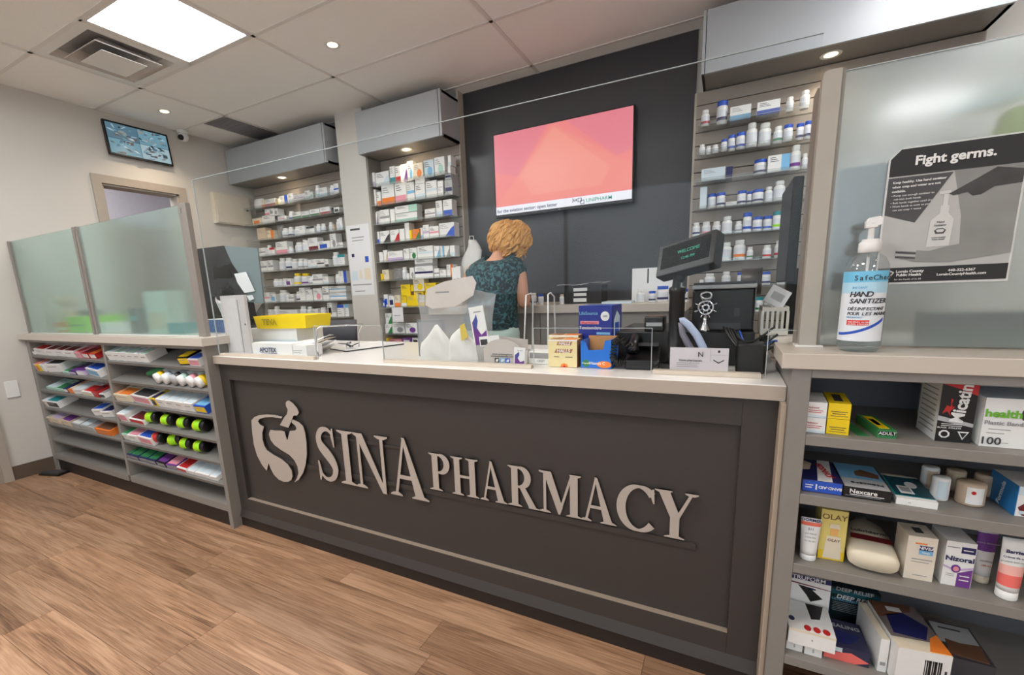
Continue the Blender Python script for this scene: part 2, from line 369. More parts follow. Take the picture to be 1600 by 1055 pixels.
# dark return grille near the left wall
t = empty('return_grille', (-3.89, 2.894, ZC), label='dark grey return air grille in the ceiling by the left cabinet', cat='air vent')
MB().box(-.147, .147, -.294, .294, .02, .025).build('backplate', mat('grille_back', (104,102,108), .6), t)
for k in range(12): MB().box(-.147, .147, -.292+k*.0486, -.247+k*.0486, 0, .006).build('slat', mat('grille_grey', (128,126,132), .5), t)

def downlight(loc, label, watts=SPOT_W, group='recessed downlights', tilt=0):
    t = empty('downlight', loc, label=label, cat='light', group=group)
    MB().lathe([(.030,.0),(.046,-.003),(.048,-.001),(.048,.004),(.030,.004)], seg=24).build('trim_ring', WHITEP, t)
    MB().lathe([(.0,-.0012),(.030,-.0012),(.030,.004),(0,.004)], seg=20).build('bulb', BULB, t)
    d = bpy.data.lights.new('lamp', 'SPOT'); d.energy = watts; d.color = (1, .80, .58); d.spot_size = R_(125); d.spot_blend = .8; d.shadow_soft_size = .03
    l = bpy.data.objects.new('lamp', d); COL.objects.link(l); l.parent = t; l.location = (0, 0, -.012); return t
downlight((-2.19, 2.295, ZC-.0005), 'round downlight in the ceiling tile right of the light panel', 10)
downlight((-4.03, 2.294, ZC-.0005), 'round downlight in the ceiling above the security monitor', 10)
for q, w_ in [((-.9, .7), 'in front of the sign'), ((-2.2, -.7), 'left behind the viewer'), ((1.2, .6), 'in front of the right shelf unit')]: downlight((q[0], q[1], ZC-.0005), 'round downlight above the shop floor ' + w_, 10)

# ------------------------------------------------------------------ walls
OY0, OY1, OZ = 1.93, 2.505, 2.136           # doorway behind the frosted screen
struct('wall_left', MB().box(XW-.12, XW, YF, OY0, 0, ZC+.03).box(XW-.12, XW, OY1, YB+.1, 0, ZC+.03).box(XW-.12, XW, OY0, OY1, OZ, ZC+.03), WALLP, label='off white left wall', cat='wall')
struct('wall_back', MB().box(XW, XR, YB, YB+.1, 0, ZC+.03), WALLP, label='back wall of the dispensary', cat='wall')
struct('wall_right', MB().box(XR, XR+.1, YF, YB+.1, 0, ZC+.03), WALLP, label='right wall', cat='wall')
struct('wall_front', MB().box(XW, -3.6, YF-.1, YF, 0, ZC+.03).box(2.0, XR, YF-.1, YF, 0, ZC+.03).box(-3.6, 2.0, YF-.1, YF, 0, 1.05).box(-3.6, 2.0, YF-.1, YF, 2.45, ZC+.03), WALLP, label='shop front wall behind the viewer', cat='wall')
wf = MB()
for x in (-3.6, -1.74, .12, 1.95): wf.box(x, x+.05, YF-.08, YF-.02, 1.05, 2.45)
wf.box(-3.6, 2.0, YF-.08, YF-.02, 1.05, 1.10).box(-3.6, 2.0, YF-.08, YF-.02, 2.40, 2.45)
wn = struct('window_1', wf, ALU, label='shop front window behind the viewer', cat='window')
for x in (-3.55, -1.69, .17): MB().box(x, x+1.8, YF-.055, YF-.049, 1.10, 2.40).build('pane', CLEAR, wn)
dp = struct('trim_1', MB().box(-1.885, -.225, YB-.012, YB, 0, ZC-.001), DARKW, label='charcoal painted feature panel behind the television', cat='wall panel')
MB().box(-1.897, -1.885, YB-.09, YB, 0, ZC-.001).build('edge_strip', mat('strip_beige', (190,180,166), .5), dp)
MB().box(-.225, -.213, YB-.09, YB, 0, 2.30).build('edge_strip', mat('strip_beige'), dp)
struct('column', MB().box(-3.0, -2.70, 3.085, YB, 0, ZC), WALLP, label='off white column between the two product walls', cat='column')
# room beyond the doorway
struct('wall_hall', MB().box(XW-1.5, XW-1.4, 1.0, 3.3, 0, ZC).box(XW-1.4, XW-.12, 3.2, 3.3, 0, ZC).box(XW-1.4, XW-.12, 1.0, 1.1, 0, ZC), mat('hall_paint', (196,192,200), .7), label='pale wall of the corridor beyond the doorway', cat='wall')
struct('door_2', MB().box(XW-1.4, XW-1.35, 2.32, 3.1, 0, 2.05), mat('brown_door', (124,98,78), .5), label='brown door at the end of the corridor', cat='door')
C2 = mat('casing_taupe', (168,158,146), .5)
def casing(name, y0, y1, z1, wd, label):
    b = MB(); b.box(XW, XW+.018, y0-wd, y0, 0, z1+wd).box(XW, XW+.018, y1, y1+wd, 0, z1+wd).box(XW, XW+.018, y0, y1, z1, z1+wd)
    return struct(name, b, C2, label=label, cat='door frame')
t2 = casing('trim_2', OY0, OY1, OZ, .062, 'taupe door casing around the doorway behind the frosted screen')
MB().box(XW-.12, XW, OY0-.001, OY0+.014, 0, OZ).box(XW-.12, XW, OY1-.014, OY1, 0, OZ).box(XW-.12, XW, OY0, OY1, OZ-.014, OZ).build('jamb', C2, t2)
t3 = casing('trim_3', .12, 1.012, 2.08, .05, 'taupe door casing at the left edge of the floor')
struct('door_1', MB().box(XW, XW+.010, .12, 1.012, 0, 2.08), mat('door_taupe', (150,140,128), .5), label='taupe side door in the left wall', cat='door')
struct('baseboard_left', MB().box(XW, XW+.012, 1.062, 1.30, 0, .098), BASEB, label='dark brown baseboard on the left wall', cat='baseboard')
b = MB().box(0, .006, -.034, .034, -.057, .057); o = b.build('wall_plate', WHITEP, None, (XW, 1.164, .641), bevel=.002, label='blank white plate low on the left wall', cat='wall plate')
o2 = MB().box(0, .008, -.034, .034, -.061, -.057).build('lip', 'silver', o)

light_panel(XW-1.05, XW-.45, 1.5, 2.1, 'unseen light panel added to brighten the corridor beyond the doorway')  # unseen panel, added so the corridor does not render too dark
# ------------------------------------------------------------------ soffit cabinets
def soffit(x0, x1, side, label, spot, slabel):
    t = empty('soffit_cabinet', ((x0+x1)/2, 3.0, 2.305), label=label, cat='cabinet', group='grey soffit cabinets'); h = (x1-x0)/2
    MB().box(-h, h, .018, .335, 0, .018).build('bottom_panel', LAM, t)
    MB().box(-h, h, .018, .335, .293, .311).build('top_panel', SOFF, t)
    if side > 0: MB().box(-h, h-.024, 0, .018, 0, .311).build('front_panel', SOFF, t)
    else: MB().box(-h+.018, h, 0, .018, 0, .311).build('front_panel', SOFF, t)
    MB().box(h-.018, h, 0 if side > 0 else .018, .335, 0, .311).build('side_panel', SOFF, t)
    MB().box(-h, -h+.014, .018 if side > 0 else 0, .335, 0, .311).build('side_panel', SOFF, t)
    downlight((spot[0], spot[1], 2.3045), slabel, 2.6)
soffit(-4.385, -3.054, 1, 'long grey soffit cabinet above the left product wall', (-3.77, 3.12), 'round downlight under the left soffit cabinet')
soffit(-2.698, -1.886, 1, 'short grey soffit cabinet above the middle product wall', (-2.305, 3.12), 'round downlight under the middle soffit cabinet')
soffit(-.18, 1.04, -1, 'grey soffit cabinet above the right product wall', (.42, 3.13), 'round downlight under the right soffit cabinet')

# ------------------------------------------------------------------ slat walls with clear shelves
SH_Z = [2.075, 1.920, 1.767, 1.612, 1.456, 1.299, 1.146, .988, .832]
def slatwall(x0, x1, zs, label, where):
    t = empty('slat_wall', ((x0+x1)/2, 3.25, 0), label=label, cat='slat wall', group='slat walls'); h = (x1-x0)/2
    MB().box(-h, h, .012, .085, .3, 2.3).build('backing', GROOVE, t)
    z = 2.226
    MB().box(-h, h, 0, .012, z+.004, 2.3).build('slat', SLATM, t)
    while z > .45:
        MB().box(-h, h, 0, .012, z-.0715, z-.001).build('slat', SLATM, t); z -= .0765
    for i, sz in enumerate(zs):
        n = ORD[i] if i else 'top'
        b = MB().box(x0+.02, x1-.02, 3.085, 3.25, sz-.005, sz)
        o = b.build('acrylic_shelf', SHELFA, None, label=f'clear acrylic shelf, {n} from above, on the {where} product wall', cat='shelf', group=f'acrylic shelves on the {where} product wall')
        MB().box(x0+.02, x1-.02, 3.082, 3.085, sz-.005, sz+.012).build('front_lip', SHELFA, o)
        MB().box(x0+.02, x1-.02, 3.0815, 3.082, sz-.005, sz-.003).build('lip_edge', EDGEA, o)
slatwall(-4.385, -3.0, SH_Z, 'taupe slat wall left of the column full of medicine', 'left')
slatwall(-2.698, -1.895, SH_Z[:6]+[1.07, .838, .748], 'taupe slat wall between the column and the charcoal panel', 'middle')
slatwall(-.213, 1.04, SH_Z[:8], 'taupe slat wall right of the charcoal panel with pill bottles', 'right')
MB().box(-2.70, -2.684, 3.09, 3.25, 1.15, 2.3).build('side_panel', LAM, label='taupe end board beside the column', cat='board')
# ------------------------------------------------------------------ medicines on the slat walls
def unit(prof, seg=14): return MB().lathe(prof, seg=seg).mesh('bottle')
BODY_S = unit([(.0,0),(.94,0),(1,.02),(1,.66),(.93,.73),(.66,.79),(.62,.80)]); CAP_S = unit([(.74,.795),(.76,.80),(.76,.985),(.70,1),(0,1)])
BODY_J = unit([(.0,0),(.95,0),(1,.02),(1,.74),(.96,.78),(.80,.80)]); CAP_J = unit([(.98,.79),(1.0,.80),(1.0,.985),(.94,1),(0,1)])
LAB_U = MB().lathe([(1.012,.14),(1.012,.60)], seg=14); LAB_U.f = [f for f in LAB_U.f if len(f) == 4]; LAB_U.mi = LAB_U.mi[:len(LAB_U.f)]; LAB_U.sm = LAB_U.sm[:len(LAB_U.f)]
LAB_U = LAB_U.mesh('label_band')
BAND_U = MB().lathe([(1.016,.16),(1.016,.30)], seg=14); BAND_U.f = [f for f in BAND_U.f if len(f) == 4]; BAND_U.mi = BAND_U.mi[:len(BAND_U.f)]; BAND_U.sm = BAND_U.sm[:len(BAND_U.f)]
BAND_U = BAND_U.mesh('colour_band')
for q in (BODY_S, BODY_J, CAP_S, CAP_J, LAB_U, BAND_U): q.materials.append(P('white'))
def shared(name, me, m, parent=None, loc=(0,0,0)):
    o = bpy.data.objects.new(name, me); COL.objects.link(o); o.parent = parent; o.location = loc
    o.material_slots[0].link = 'OBJECT'; o.material_slots[0].material = P(m); return o
BOTW = mat('bottle_white', (234,234,232), .32, 0, .02); LABW = mat('label_white', (214,218,224), .5, 0, .10, 400)
CLOUD = mat('bottle_cloudy', (206,212,212), .25, 0, .05)
def bottle(x, y, z, r, h, cap, band, jar=False, body=BOTW, **kw):
    o = shared('pill_bottle', BODY_J if jar else BODY_S, body, None, (x, y, z)); o.scale = (r, r, h); tag(o, **kw)
    shared('cap', CAP_J if jar else CAP_S, cap, o); shared('label_band', LAB_U, LABW, o)
    if band: shared('colour_band', BAND_U, band, o)
    return o
def words(c): return {'ice': 'pale blue', 'sky': 'light blue', 'silver': 'silver', 'charcoal': 'dark grey', 'mint': 'mint green', 'lime': 'lime green'}.get(c, c)
def stock(org, sc, wall, shelf, z, rows):
    """rows: (x0, x1, ytop, kind, colour, accent[, ybottom]) measured on one enlarged view of the wall"""
    y0s = 3.128
    seen = {}
    for i, r in enumerate(rows):
        x0, x1, yt, kind, ca, cb = r[:6]
        yf = y0s + .008*((i*5) % 3)
        u0, u1 = org[0]+x0/sc, org[0]+x1/sc; vt = org[1]+yt/sc
        a, b = at(u0, vt, yf), at(u1, vt, yf); zt = (a.z+b.z)/2
        z0 = z + .0005
        if len(r) > 6: z0 = at((u0+u1)/2, org[1]+r[6]/sc, yf).z
        xa, xb = min(a.x, b.x), max(a.x, b.x); lo, hi = {'left': (-4.36, -3.004), 'middle': (-2.682, -1.91), 'right': (-.2, 1.0)}[wall]; xa = max(xa, lo); xb = max(min(xb, hi), xa+.02); h = max(.02, zt-z0); wd = max(.012, xb-xa)
        nth = ORD[i] if i < 20 else ORD[i % 20]
        sh = 'top' if shelf == 0 else ORD[shelf]
        where = f'{nth} from left, {sh} shelf of {wall} product wall'
        grp = f'medicines on the {wall} product wall'
        if kind in 'bj':
            rr = min(wd/2*.96, .052); yc = yf + max(rr, .02) + .002; yc = min(yc, 3.248-rr)
            desc = f'{"jar" if kind=="j" else "white pill bottle"} with {words(ca)} cap'
            if kind == 'j': desc = f'white pill bottle with {words(ca)} lid'
            bottle((xa+xb)/2, yc, z0, rr, h, ca, cb, kind == 'j', label=f'{desc}, {where}', cat='bottle', group=grp)
        elif kind == 'g':     # soft pack
            o = MB()
            rg = []
            for k in range(7):
                t = k/6; s = (math.sin(math.pi*min(1, .12+t*.76))**.5); rg.append([((xa+xb)/2+wd/2*math.cos(a2)*(.82+.18*s)+.01*t, yf+.035+.03*s*math.sin(a2), z0+h*t) for a2 in [2*math.pi*q/10 for q in range(10)]])
            o.rings(rg); o = o.build('soft_pack', BAGM if ca == 'ice' else ca, label=f'{words(ca)} soft plastic pack, {where}', cat='pack', group=grp)
        else:
            d = .075 if kind != 'd' else .105
            yb = min(yf+d, 3.248); wx, dy = wd*.97, yb-yf
            pr = []
            if cb:
                if kind == 'c': pr = [('r','F',.0,1,.0,.36,cb)]
                elif kind == 't': pr = [('r','F',.0,1,.74,1,cb)]
                elif kind == 'l': pr = [('r','F',.62,1,.0,1,cb)]
                elif kind == 'm': pr = [('r','F',.14,.8,.18,.66,cb)]
                elif kind == 's': pr = [('r','F',.0,1,.40,.56,cb)]
                elif kind == 'w': pr = [('p','F',[(.35,0),(1,0),(1,.75),(.8,.6)],cb)]
                elif kind == 'o': pr = [('p','F',[(.6+.26*math.cos(q*.628),.35+.26*math.sin(q*.628)) for q in range(10)],cb)]
                elif kind == 'd': pr = [('r','F',.06,.94,.25,.5,cb)]
            det = {'c': f' and {words(cb)} base', 't': f' with {words(cb)} top', 'l': f' and {words(cb)} end', 'm': f' with {words(cb)} label', 's': f' with {words(cb)} stripe', 'w': f' with {words(cb)} wave', 'o': f' with {words(cb)} spot', 'd': f' with {words(cb)} band'}[kind] if cb else ''
            o = carton('medicine_carton', xa, xa+wx, yf, yb, z0, z0+h, ca, pr, label=f'{words(ca)} carton{det}, {where}', cat='carton', group=grp)
            if wd > .05: lines(o, wx, dy, h, 'charcoal' if i % 2 else 'grey', 3, (.1,.6 if kind != 'l' else .5), (.62,.84) if kind != 't' else (.25,.6))
W = 'white'
A1 = ((380,280), 8.79, 'left'); B1 = ((380,390), 7.533, 'left')
def S(reg, i, rows, z=None): stock(reg[0], reg[1], reg[2], i, SH_Z[i] if z is None else z, rows)
S(A1, 0, [(100,232,270,'g',W,None),(246,292,280,'c','cream','orange'),(294,432,272,'c',W,'red'),(436,486,268,'c','cream','yellow'),(488,606,228,'l',W,'blue'),(609,680,198,'c',W,'ice'),(683,836,208,'s',W,'lilac'),(839,910,158,'c',W,'ice'),(913,957,176,'m',W,'mint'),(962,1017,82,'b',W,'mint'),(1022,1150,116,'c',W,'ice'),(1157,1225,82,'b',W,None),(1236,1305,62,'s',W,'blue')])
S(A1, 1, [(122,246,538,'m','cream','orange'),(256,430,494,'c',W,None),(292,352,412,'c',W,'pink',494),(354,412,404,'m',W,'grey',494),(415,470,404,'m',W,'grey',500),(436,466,506,'c','charcoal',None),(470,562,505,'s',W,'pink'),(566,592,502,'c',W,None),(596,655,440,'b',W,'blue'),(666,790,452,'c',W,'green'),(795,906,440,'c',W,'green'),(912,1046,412,'c',W,'green'),(1050,1190,384,'c',W,'red'),(1198,1234,392,'c','charcoal',None),(1240,1318,384,'m',W,'black')])
S(A1, 2, [(182,302,672,'c','beige',None),(306,416,706,'l','cream','orange'),(420,498,625,'g','ice',None),(502,578,672,'b',W,'grey'),(584,656,655,'b',W,'navy'),(662,756,650,'b',W,None),(760,846,642,'c',W,None),(852,976,650,'t',W,'charcoal'),(981,1036,616,'b',W,None),(1042,1101,610,'b',W,'grey'),(1150,1206,590,'b',W,None),(1226,1245,622,'c','beige',None),(1250,1308,548,'b',W,None),(1311,1355,528,'c',W,'ice')])
S(A1, 3, [(192,296,946,'s',W,'grey'),(300,352,906,'b',W,None),(356,428,942,'t',W,'red'),(440,600,860,'c',W,'pink'),(603,656,926,'b',W,None),(660,782,866,'b',W,None),(786,841,830,'b',W,None),(850,884,842,'c',W,None),(887,1018,806,'c',W,'maroon'),(1022,1180,852,'m',W,'blue'),(1183,1270,748,'o',W,'grey'),(1274,1370,872,'s',W,'grey')])
S(B1, 4, [(200,270,136,'s',W,'grey'),(275,346,126,'s',W,'grey'),(386,462,100,'b',W,None),(466,532,96,'b',W,'navy'),(540,606,110,'b',W,None),(611,682,106,'b',W,'grey'),(688,734,110,'b',W,'grey'),(738,780,120,'b',W,None),(783,861,116,'c',W,'ice'),(865,946,112,'s',W,'charcoal'),(950,1000,116,'c',W,'charcoal'),(1022,1092,30,'b',W,None),(1108,1190,58,'t',W,'teal')])
S(B1, 5, [(330,382,346,'b',W,None),(386,438,346,'b',W,None),(442,488,340,'b',W,None),(492,560,342,'m',W,'purple'),(562,640,280,'b','yellow','yellow'),(648,732,282,'b','yellow','purple'),(736,806,316,'b',W,'grey'),(810,930,290,'s',W,'grey'),(936,1000,318,'c',W,'ice'),(1062,1112,292,'b',W,None),(1118,1212,252,'l',W,'blue')])
S(B1, 6, [(228,306,506,'s',W,'pink'),(311,382,522,'m',W,'sky'),(386,470,480,'b',W,None),(474,516,510,'b',W,None),(526,590,522,'s',W,'grey'),(596,652,496,'b',W,'charcoal'),(656,720,450,'c',W,None),(724,812,472,'c',W,None),(820,920,456,'o',W,'pink'),(926,1000,432,'s',W,'grey'),(1005,1215,500,'s',W,'sky'),(1010,1212,432,'s',W,'sky',498)])
S(B1, 7, [(286,332,706,'c',W,None),(336,388,670,'b',W,None),(392,640,710,'s',W,'ice'),(646,706,670,'b',W,None),(726,782,676,'b',W,None),(786,880,700,'c',W,None),(886,942,682,'b',W,None),(986,1040,626,'m',W,'black'),(1050,1095,742,'c',W,None),(1102,1180,650,'t',W,'blue'),(1183,1236,646,'t',W,'sky')])
S(B1, 8, [(772,848,930,'c',W,None),(852,1010,930,'c','cream',None),(1014,1088,922,'m',W,'red'),(1092,1180,916,'m',W,'maroon'),(1190,1232,906,'c',W,'grey')])
C1 = ((565,230), 7.535, 'middle'); D1 = ((575,360), 8.794, 'middle'); E1 = ((575,440), 7.533, 'middle')
S(C1, 0, [(76,150,305,'c',W,'lilac'),(158,322,292,'w',W,'ice'),(326,388,226,'c',W,'teal'),(392,454,224,'c',W,'red'),(457,530,200,'w',W,'purple'),(534,600,166,'o',W,'sky'),(604,720,186,'o','cream','orange'),(726,848,150,'o','ice','sky'),(852,975,116,'o',W,'mint'),(1012,1110,214,'c',W,None),(1012,1112,90,'c',W,'ice',212)])
S(C1, 1, [(84,132,506,'c',W,None),(136,224,530,'c',W,'orange'),(228,382,446,'c',W,'orange'),(386,518,420,'c',W,'pink'),(522,616,412,'s',W,'sky'),(626,744,430,'c',W,'ice'),(628,744,362,'c',W,None,425),(750,884,396,'s',W,'ice'),(892,960,472,'c',W,None),(892,956,396,'c',W,None,468),(976,1070,380,'d','silver','navy'),(976,1070,288,'d','silver','navy',378)])
S(C1, 2, [(96,146,776,'w',W,'purple'),(150,204,756,'c',W,None),(208,324,736,'s',W,'grey'),(332,384,730,'c',W,None),(388,660,770,'c',W,'mint'),(388,658,684,'l',W,'mint',766),(742,866,726,'s',W,'grey'),(870,946,632,'c',W,'ice'),(956,1062,616,'c',W,'blue')])
S(C1, 3, [(126,180,1000,'c',W,'blue'),(190,330,988,'w',W,'charcoal'),(334,440,972,'w',W,'red'),(444,500,962,'c',W,None),(503,556,892,'c',W,None),(560,588,976,'c','yellow',None),(592,680,966,'w','orange','green'),(683,716,952,'c',W,'sky'),(720,790,916,'s',W,'lilac'),(794,904,930,'s',W,'pink'),(908,1096,890,'w',W,'blue')])
S(D1, 4, [(146,200,300,'c',W,None),(204,262,272,'w',W,'beige'),(266,480,286,'c',W,'lilac'),(486,558,252,'c',W,None),(562,670,242,'o',W,'green'),(674,896,216,'s',W,'ice'),(906,980,216,'w',W,'sky'),(984,1040,216,'l',W,'sky'),(1046,1116,214,'w',W,'grey'),(1122,1230,206,'c',W,'ice')])
S(D1, 5, [(94,188,600,'m','yellow',None),(192,284,542,'c','cream',None),(290,438,522,'g','ice',None),(446,512,506,'b',W,None),(516,566,590,'c',W,None),(570,630,512,'o',W,'grey'),(638,896,490,'s',W,'navy'),(638,892,396,'c',W,'grey',486),(906,976,524,'s',W,'grey'),(984,1072,542,'c',W,None),(1078,1164,470,'l',W,'orange')])
S(D1, 6, [(98,184,966,'m','blue',W),(188,270,882,'m',W,'blue'),(282,356,902,'m',W,'navy'),(362,440,892,'c','cream','orange'),(444,526,900,'c','yellow',W),(448,580,745,'c','yellow',None,896),(530,688,892,'c','yellow',None),(584,622,752,'c','yellow','brown',888),(630,764,838,'o','yellow','brown',888),(618,770,664,'o','cream','yellow',836),(692,772,892,'c',W,'yellow'),(780,932,832,'o','yellow','white'),(774,936,722,'c','yellow',None,830),(958,1030,762,'m','blue','navy'),(1034,1160,790,'t',W,'navy')], 1.07)
S(E1, 7, [(152,282,500,'w',W,'green'),(152,278,376,'w',W,'green',497),(288,432,490,'o',W,'grey'),(436,580,490,'o',W,'purple')], .838)
S(E1, 8, [(136,216,666,'c','yellow',None),(220,398,682,'c','pink','brown'),(402,512,666,'m','purple',W),(520,600,666,'m',W,'black')], .748)
F1 = ((1075,120), 5.862, 'right'); G1 = ((1075,290), 5.026, 'right')
S(F1, 0, [(120,202,296,'b',W,'red'),(266,370,212,'j','blue','navy'),(390,586,262,'c',W,'sky'),(640,854,216,'c',W,'blue'),(906,980,176,'b',W,None),(1036,1130,116,'b',W,None)])
S(F1, 1, [(100,160,616,'b',W,None),(162,216,630,'b',W,None),(220,282,616,'b',W,None),(306,362,566,'j','blue',None),(370,440,526,'j','blue','blue'),(446,532,502,'j','blue','blue'),(540,646,414,'b',W,None),(652,776,414,'b',W,None),(790,878,446,'b',W,'green'),(882,972,430,'j','blue',None),(1000,1074,420,'j','blue','navy'),(1078,1140,396,'j','blue','navy')])
S(F1, 2, [(126,350,834,'c','ice',None),(354,412,822,'m','navy',None),(610,732,750,'j','blue','navy'),(738,944,712,'l',W,'sky'),(948,1050,618,'b',W,'purple'),(1054,1108,694,'b',W,None)])
S(G1, 3, [(98,152,12,'c','ice',None),(156,224,62,'j','blue',None),(228,296,52,'j','blue','navy'),(300,386,126,'c',W,None),(390,464,36,'j','blue','navy'),(467,506,42,'j','blue','navy'),(510,600,26,'j','blue','navy'),(606,674,6,'b',W,None),(678,776,-42,'b',W,None),(782,856,-14,'b',W,None)])
S(G1, 4, [(26,96,290,'b',W,'navy'),(106,180,282,'b',W,'pink'),(190,260,280,'b',W,'red'),(268,352,240,'b',W,None),(370,430,276,'b',W,'grey'),(436,508,210,'j','blue','blue'),(512,588,242,'j','blue','blue'),(592,668,236,'j','blue','blue'),(672,742,200,'j','teal','lime'),(746,830,166,'j','teal','lime')])
S(G1, 5, [(166,242,486,'j','blue','blue'),(250,350,446,'b',W,'ice'),(362,460,426,'b',W,'orange'),(464,516,482,'b',W,'green'),(590,662,466,'b',W,'red'),(686,770,430,'b',W,'red'),(796,840,452,'b',W,None)])
S(G1, 6, [(92,122,740,'c',W,'pink'),(128,216,690,'b',W,'maroon'),(266,340,676,'b',W,'sky'),(388,460,680,'j','blue','navy'),(482,558,676,'j','blue','navy'),(580,656,676,'j','blue','navy'),(706,786,670,'j','blue','navy')])
S(G1, 7, [(470,526,880,'b',W,'charcoal'),(530,598,876,'j','teal','green'),(602,662,880,'j','teal','green'),(720,776,876,'j','teal','green'),(780,836,872,'j','teal','green')])
# white price paper hanging from a middle shelf, poster on the column, bag on its hook
o = MB().box(-.058,.058,-.001,.001,-.125,0).build('shelf_notice', PAPER, None, (at(620.5,479,3.078).x, 3.0785, 1.069), label='white paper notice hanging below the yellow boxes', cat='notice')
MB().box(-.04,.025,-.0016,-.001,-.072,-.068).build('fine_print', 'charcoal', o)
a, b = at(545, 365, 3.08), at(580, 440, 3.08)
o = MB().box(-.135,.125,-.0012,0,-.30,.30).build('wall_poster', PAPER, None, (-2.853, 3.0848, 1.485), label='white printed poster taped to the column', cat='poster')
pz = [(-.09,.02,.255,.27,'charcoal'),(-.08,.06,.19,.198,'grey'),(-.08,.05,.165,.172,'grey'),(-.10,-.07,.03,.06,'navy'),(.05,.09,-.02,.03,'blue'),(-.12,-.05,-.17,-.09,'ice'),(-.03,.0,-.16,-.08,'cream'),(.03,.10,-.17,-.07,'cream'),(-.12,.10,-.215,-.205,'grey'),(-.10,.02,-.27,-.262,'grey')]
for q in pz: MB().box(q[0],q[1],-.002,-.0012,q[2],q[3]).build('printed_panel', q[4], o)
rg = []
for k in range(9):
    t = k/8; rad = .03+.055*math.sin(math.pi*min(1,t*.9))*(1 if t < .9 else .8)
    rg.append([(rad*math.cos(q)*(1+.22*math.sin(3*q+k))+.012*math.sin(k), .028*math.sin(q)*(1+.2*math.cos(4*q)), -.34*t) for q in [2*math.pi*j/14 for j in range(14)]])
bg = at(736, 375, 3.2)
o = MB().rings(rg).build('plastic_bag', mat('bag_white', (216,216,214), .45, 0, .1, 20, .3), None, (bg.x, 3.21, bg.z), label='crumpled white plastic bag hanging beside the charcoal panel', cat='bag')
MB().tube([(-.02,0,-.005),(-.015,0,.03),(.015,0,.03),(.02,0,-.005)], .004, 6).build('handle', mat('bag_white'), o)
for k, (u, vt) in enumerate([(711, 418), (717.5, 416)]):       # upright binders at the right end of the middle wall
    p = at(u, 455, 3.03); q = at(u, vt, 3.03)
    carton('binder', p.x-.02, p.x+.02, 3.03, 3.077, 1.0755, q.z, W, [('r','F',.25,.75,.55,.7,'grey'),('r','F',.3,.7,.2,.3,'charcoal')], label=['white upright binder with grey spine label left of the bag','white upright binder nearest the woman'][k], cat='binder', group='white binders')
# ------------------------------------------------------------------ left display unit
GY, GB = 1.285, 1.47
TILT = R_(20); SD = .17
t = empty('display_unit', (-3.32, GY, 0), label='low taupe display unit of small medicine boxes under the frosted screens', cat='shelving')
def part(name, x0, x1, y0, y1, z0, z1, m, par=t, bevel=.0015, ox=-3.32, oy=GY):
    return MB().box(x0-ox, x1-ox, y0-oy, y1-oy, z0, z1).build(name, m, par, bevel=bevel)
part('side_panel', XW+.013, -4.338, GY, GB, 0, .975, LAM)
part('side_panel', -2.268, -2.238, GY-.004, GB, 0, .975, LAM)
part('divider', -3.289, -3.261, GY, GB, .13, .957, LAM)
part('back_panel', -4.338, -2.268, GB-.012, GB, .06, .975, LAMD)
part('top_rail', -4.338, -2.268, GY, GY+.02, .957, .975, LAM)
part('kick_board', -4.338, -2.268, GY+.012, GY+.03, 0, .09, KICK)
GZ = [.862, .745, .613, .483, .362, .241]
for bay in ((-4.338, -3.289), (-3.261, -2.268)):
    for z in GZ:
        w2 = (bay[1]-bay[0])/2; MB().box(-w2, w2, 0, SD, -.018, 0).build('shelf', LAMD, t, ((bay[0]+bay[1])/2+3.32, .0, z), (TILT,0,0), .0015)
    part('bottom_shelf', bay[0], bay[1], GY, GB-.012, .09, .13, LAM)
o = MB().prism([(XW+.001,1.255),(-2.21,1.255),(-2.21,1.75),(XW+.001,1.75)], .976, 1.017, 'z').build('worktop', EDGE, None, bevel=.002, label='beige worktop slab on the left display unit', cat='worktop')

def row(bay, z, items):
    """items: (u0,u1,h,depth,body,top,front,word[,rz]) - u measured along the shelf's front edge in the picture"""
    for i, it in enumerate(items):
        u0, u1, h, dp, body, top, front, word = it[:8]; rz = it[8] if len(it) > 8 else random.uniform(-.05, .05)
        v = 600
        for _ in range(3):
            a = at(u0, v, GY+.02)
            v += (a.z - z)*285
        xa = at(u0, v, GY+.02).x; xb = at(u1, v, GY+.02).x; lo, hi = (-4.338, -3.289) if bay[0] == 'left' else (-3.261, -2.268)
        mg = .003+abs(math.sin(rz))*min(dp, .145)/2; xa = max(xa, lo+mg); xb = min(xb, hi-mg)
        if z > .8: h = min(h, .052); dp = min(dp, .11)
        wd = max(.02, (xb-xa)*.93)
        pr = []
        if top: pr += [('r','T',.06,.94,.08,.6,top)]
        if front: pr += [('r','F',.04,.96,.15,.85,front)]
        n = ORD[i]
        dp = min(dp, .145)
        pr += [('r','T',.10,.45,.68,.74,'grey'),('r','T',.10,.75,.78,.83,'grey')] if wd > .03 else []
        if h > .03: pr += [('r','F',.12,.7,.62,.70,'grey',2)]
        o = carton('medicine_box', xa, xa+wd, 0, dp, 0, h, body, pr, label=f'{word}, {n} from left, {bay[1]} row of {bay[0]} bay', cat='box', group='boxes in the left display unit')
        q = .012+dp/2+abs(math.sin(rz))*wd/2; o.matrix_world = Matrix.Translation((xa+wd/2, GY+math.cos(TILT)*q, z+math.sin(TILT)*q+.0012)) @ Matrix.Rotation(TILT, 4, 'X') @ Matrix.Rotation(rz, 4, 'Z')
Lb = 'left'; Rb = 'right'
